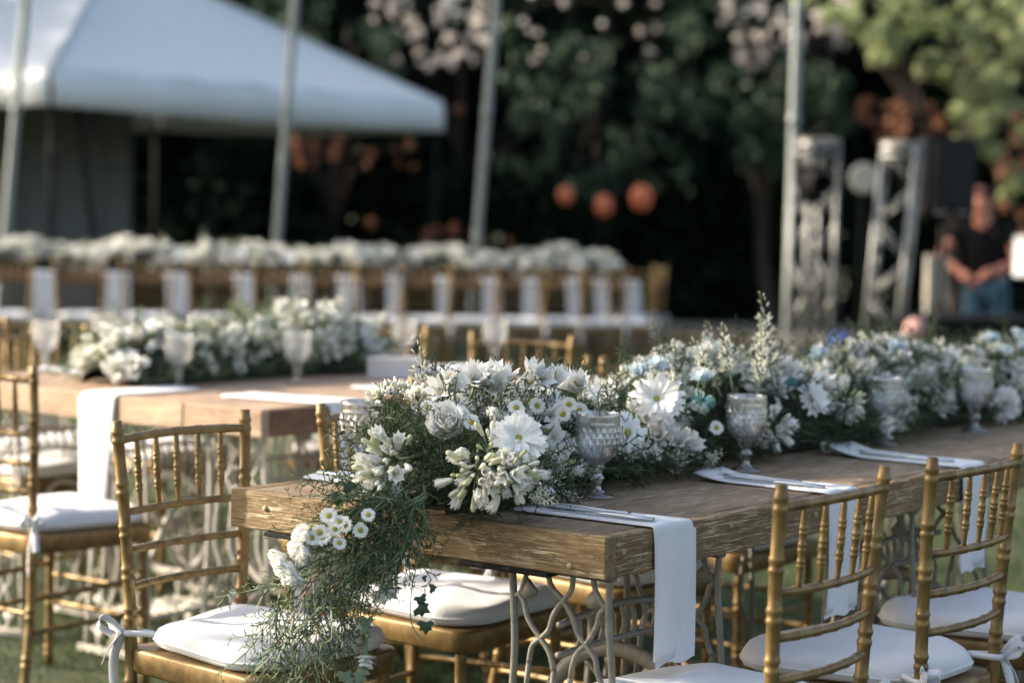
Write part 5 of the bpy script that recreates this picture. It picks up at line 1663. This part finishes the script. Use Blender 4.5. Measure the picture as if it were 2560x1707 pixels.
    for px, py, dx, dy in ((700, 1395, -.8, -.5), (755, 1375, -.6, -.5), (760, 1340, -.5, .2), (720, 1420, -.5, -.7), (735, 1445, -.1, -.9)):
        p = at(px, py, 3.80); d = face((dx, -.55, dy))
        flower('lisianthus', t, p, d, s=.85)
        q = at(px + 150, py - 70, 3.9)
        G().add(*tube(spline([tuple(p - d * .015), tuple((p + q) / 2 + Vector((0, 0, .012))), tuple(q)], 10), .0017, 5)).obj('flower_stem', 'stem', t)
    for px, py, q0 in ((912, 1635, (1000, 1350)), (975, 1465, (1010, 1330)), (955, 1475, (990, 1330))):
        p = at(px, py, 3.80); q = at(*q0, 3.83)
        flower('carnation', t, p, face((.05, -.35, -1)), s=1.1)
        G().add(*tube(spline([tuple(p + Vector((0, 0, .05))), tuple((p + q) / 2), tuple(q)], 12), .0017, 5)).obj('flower_stem', 'stem', t)
    # ivy: bare vine with a few lobed leaves
    def ivy(pts, leaves, mat, vine='stem', sc=1.):
        P = spline([tuple(at(*p)) for p in pts], 22)
        v = G().add(*tube(P, np.linspace(.0014, .0009, 22), 5)).obj('ivy_vine', vine, t)
        lobes = [(0, 0), (.6, -.25), (1.0, .1), (.62, .42), (.72, .8), (.3, .85), (0, 1.35), (-.3, .85), (-.72, .8), (-.62, .42), (-1.0, .1), (-.6, -.25)]
        for px, py, s_, a in leaves:
            c = at(px, py, pts[0][2] - .01)
            g = G(); n = len(lobes)
            V = [(0, .35, .22)] + [(x, z, -.30 * x * x - .12 * z * z) for x, z in lobes]
            V = [(x * .017 * s_, z * .017 * s_, y * .017 * s_) for x, z, y in V]
            g.add(V, None, [(0, 1 + i, 1 + (i + 1) % n) for i in range(n)])
            o = g.obj('leaf', mat, t)
            o.matrix_local = M(c, face((math.sin(a) * .5, -1, .25)), a * 1.3)
    ivy([(1050, 1380, 3.80), (1030, 1470, 3.79), (1030, 1560, 3.79), (1075, 1620, 3.79)], [(1050, 1490, .8, 2.7), (1045, 1515, 1.1, 3.3), (1065, 1555, 1.0, 2.4), (1075, 1470, .6, 3.8), (1065, 1445, .4, 1.0)], 'leaf_dark')
    ivy([(920, 1460, 3.80), (905, 1580, 3.79), (885, 1700, 3.79)], [(918, 1545, .85, 2.2), (903, 1570, .8, 3.6), (922, 1570, .7, 1.4), (862, 1680, 1.0, 2.5), (893, 1672, 1.1, 3.4), (885, 1702, .9, 2.9), (862, 1704, .9, 4.0), (905, 1690, .8, 1.9)], 'leaf_sage', 'stem_red')
    ivy([(930, 1225, 3.93), (880, 1235, 3.9), (830, 1250, 3.88)], [(880, 1225, 1.0, .7), (850, 1245, .9, 1.6), (905, 1222, .8, .3)], 'leaf_dark')
def shapeA(x):
    f = min(1, max(0, (x - .12) / .25)); f = f * f * (3 - 2 * f)
    return .455 + .085 * f, 1.0 - .22 * f, 1.0 + .22 * min(1, max(0, (x - .5) / .6))
def skipA(x, ph): return x < .16 and abs(ph) < 1.5
garland('white flower and juniper garland trailing over the front table end', A0, TH, -.005, 2.95, 0.46, .205, .165, 350, 950, 31, hero=hero_A, skip=skipA, shape=shapeA, group='flower garlands')
garland('white flower garland in blurred sun on the second table', B0, TH, .20, 1.40, .84, .19, .165, 150, 260, 32, group='flower garlands', fol='juniper_trail')

# ================================================================== FAR ROW
C0 = at_y(-190, 690, 15.5); C0.z = 0
C1 = at_y(1590, 707, 16.55); C1.z = 0
cd = (C1 - C0); cl_ = cd.length; cu_ = cd.normalized(); crz = math.atan2(cu_.y, cu_.x); cn_ = Vector((-cu_.y, cu_.x, 0))
nt_ = 3; tl = cl_ / nt_
wd_c = .8
for k in range(nt_):
    o = C0 + cu_ * (tl * k)
    t = thing('wooden_table', 'wooden table in the far row, ' + ('left', 'middle', 'right')[k] + ' of three', 'table', o, crz, 'tables of the far row')
    for j in range(4):
        gbox(0, tl - .02, 0, wd_c / 4 - .003, 0, .05, bev=.003).obj('plank', 'wood_red', t, smooth=False, loc=(.01, j * wd_c / 4, TZ - .05))
    for x in (.3, tl - .3):
        put('side_frame', FRAME['iron'], t, (x, .08, 0), (0, 0, R(90))); put('side_frame', FRAME['iron'], t, (x, .5, 0), (0, 0, R(90)))
    gbox(.1, tl - .1, .05, wd_c - .05, TZ - .073, TZ - .051).obj('apron', 'wood_red', t, smooth=False)
    garland('white flower garland on the ' + ('left', 'middle', 'right')[k] + ' table of the far row', o, crz, -.06, tl + .06 if k < 2 else tl - .03, .40, .25, .19, 190, 110, 60 + k, group='flower garlands', fol='juniper', s=1.12)
# napkins hanging on the near side and the chairs between them
nx = [112, 292, 444, 609, 751, 876, 985, 1110, 1233, 1330, 1433, 1510, 1589]
def along(px):
    best = min(np.linspace(-.2, cl_ + .9, 1200), key=lambda s_: abs(px_of(C0 + cu_ * s_ + Vector((0, 0, TZ)))[0] - px))
    return float(best)
for k, px in enumerate(nx):
    s_ = min(along(px), cl_ - .03)
    napkin('white napkin hanging in the far row, ' + ORD[k] + ' from the left', C0 + cu_ * s_, crz, .25, .40 if k < 6 else .32, wd=.155 if k < 6 else .125, seed=20 + k, group=GNC, sk=.03 * math.sin(k * 2.1), flare=.35 * math.sin(k * 1.7))
cx = [20, 205, 370, 528, 680, 812, 930, 1050, 1170, 1282, 1382, 1472, 1550]
for k, px in enumerate(cx):
    s_ = along(px)
    p = C0 + cu_ * s_ - cn_ * (.14 + .04 * math.sin(k * 3))
    chair('gold chair in the far row with its back to us, ' + ORD[k] + ' from the left', p, crz + .09 * math.sin(k * 5.3), GC)
chair('gold chair at the right head of the far row, facing the table', C0 + cu_ * (cl_ + .10) + cn_ * .48, crz + R(90), GC)
for k, px in enumerate((250, 560, 900, 1200, 1450)):
    s_ = along(px)
    o = goblet('tiny blurred goblet on the far row, ' + ORD[k] + ' from the left', C0 + cu_ * s_ + cn_ * .12, False, 'goblets on the far row')
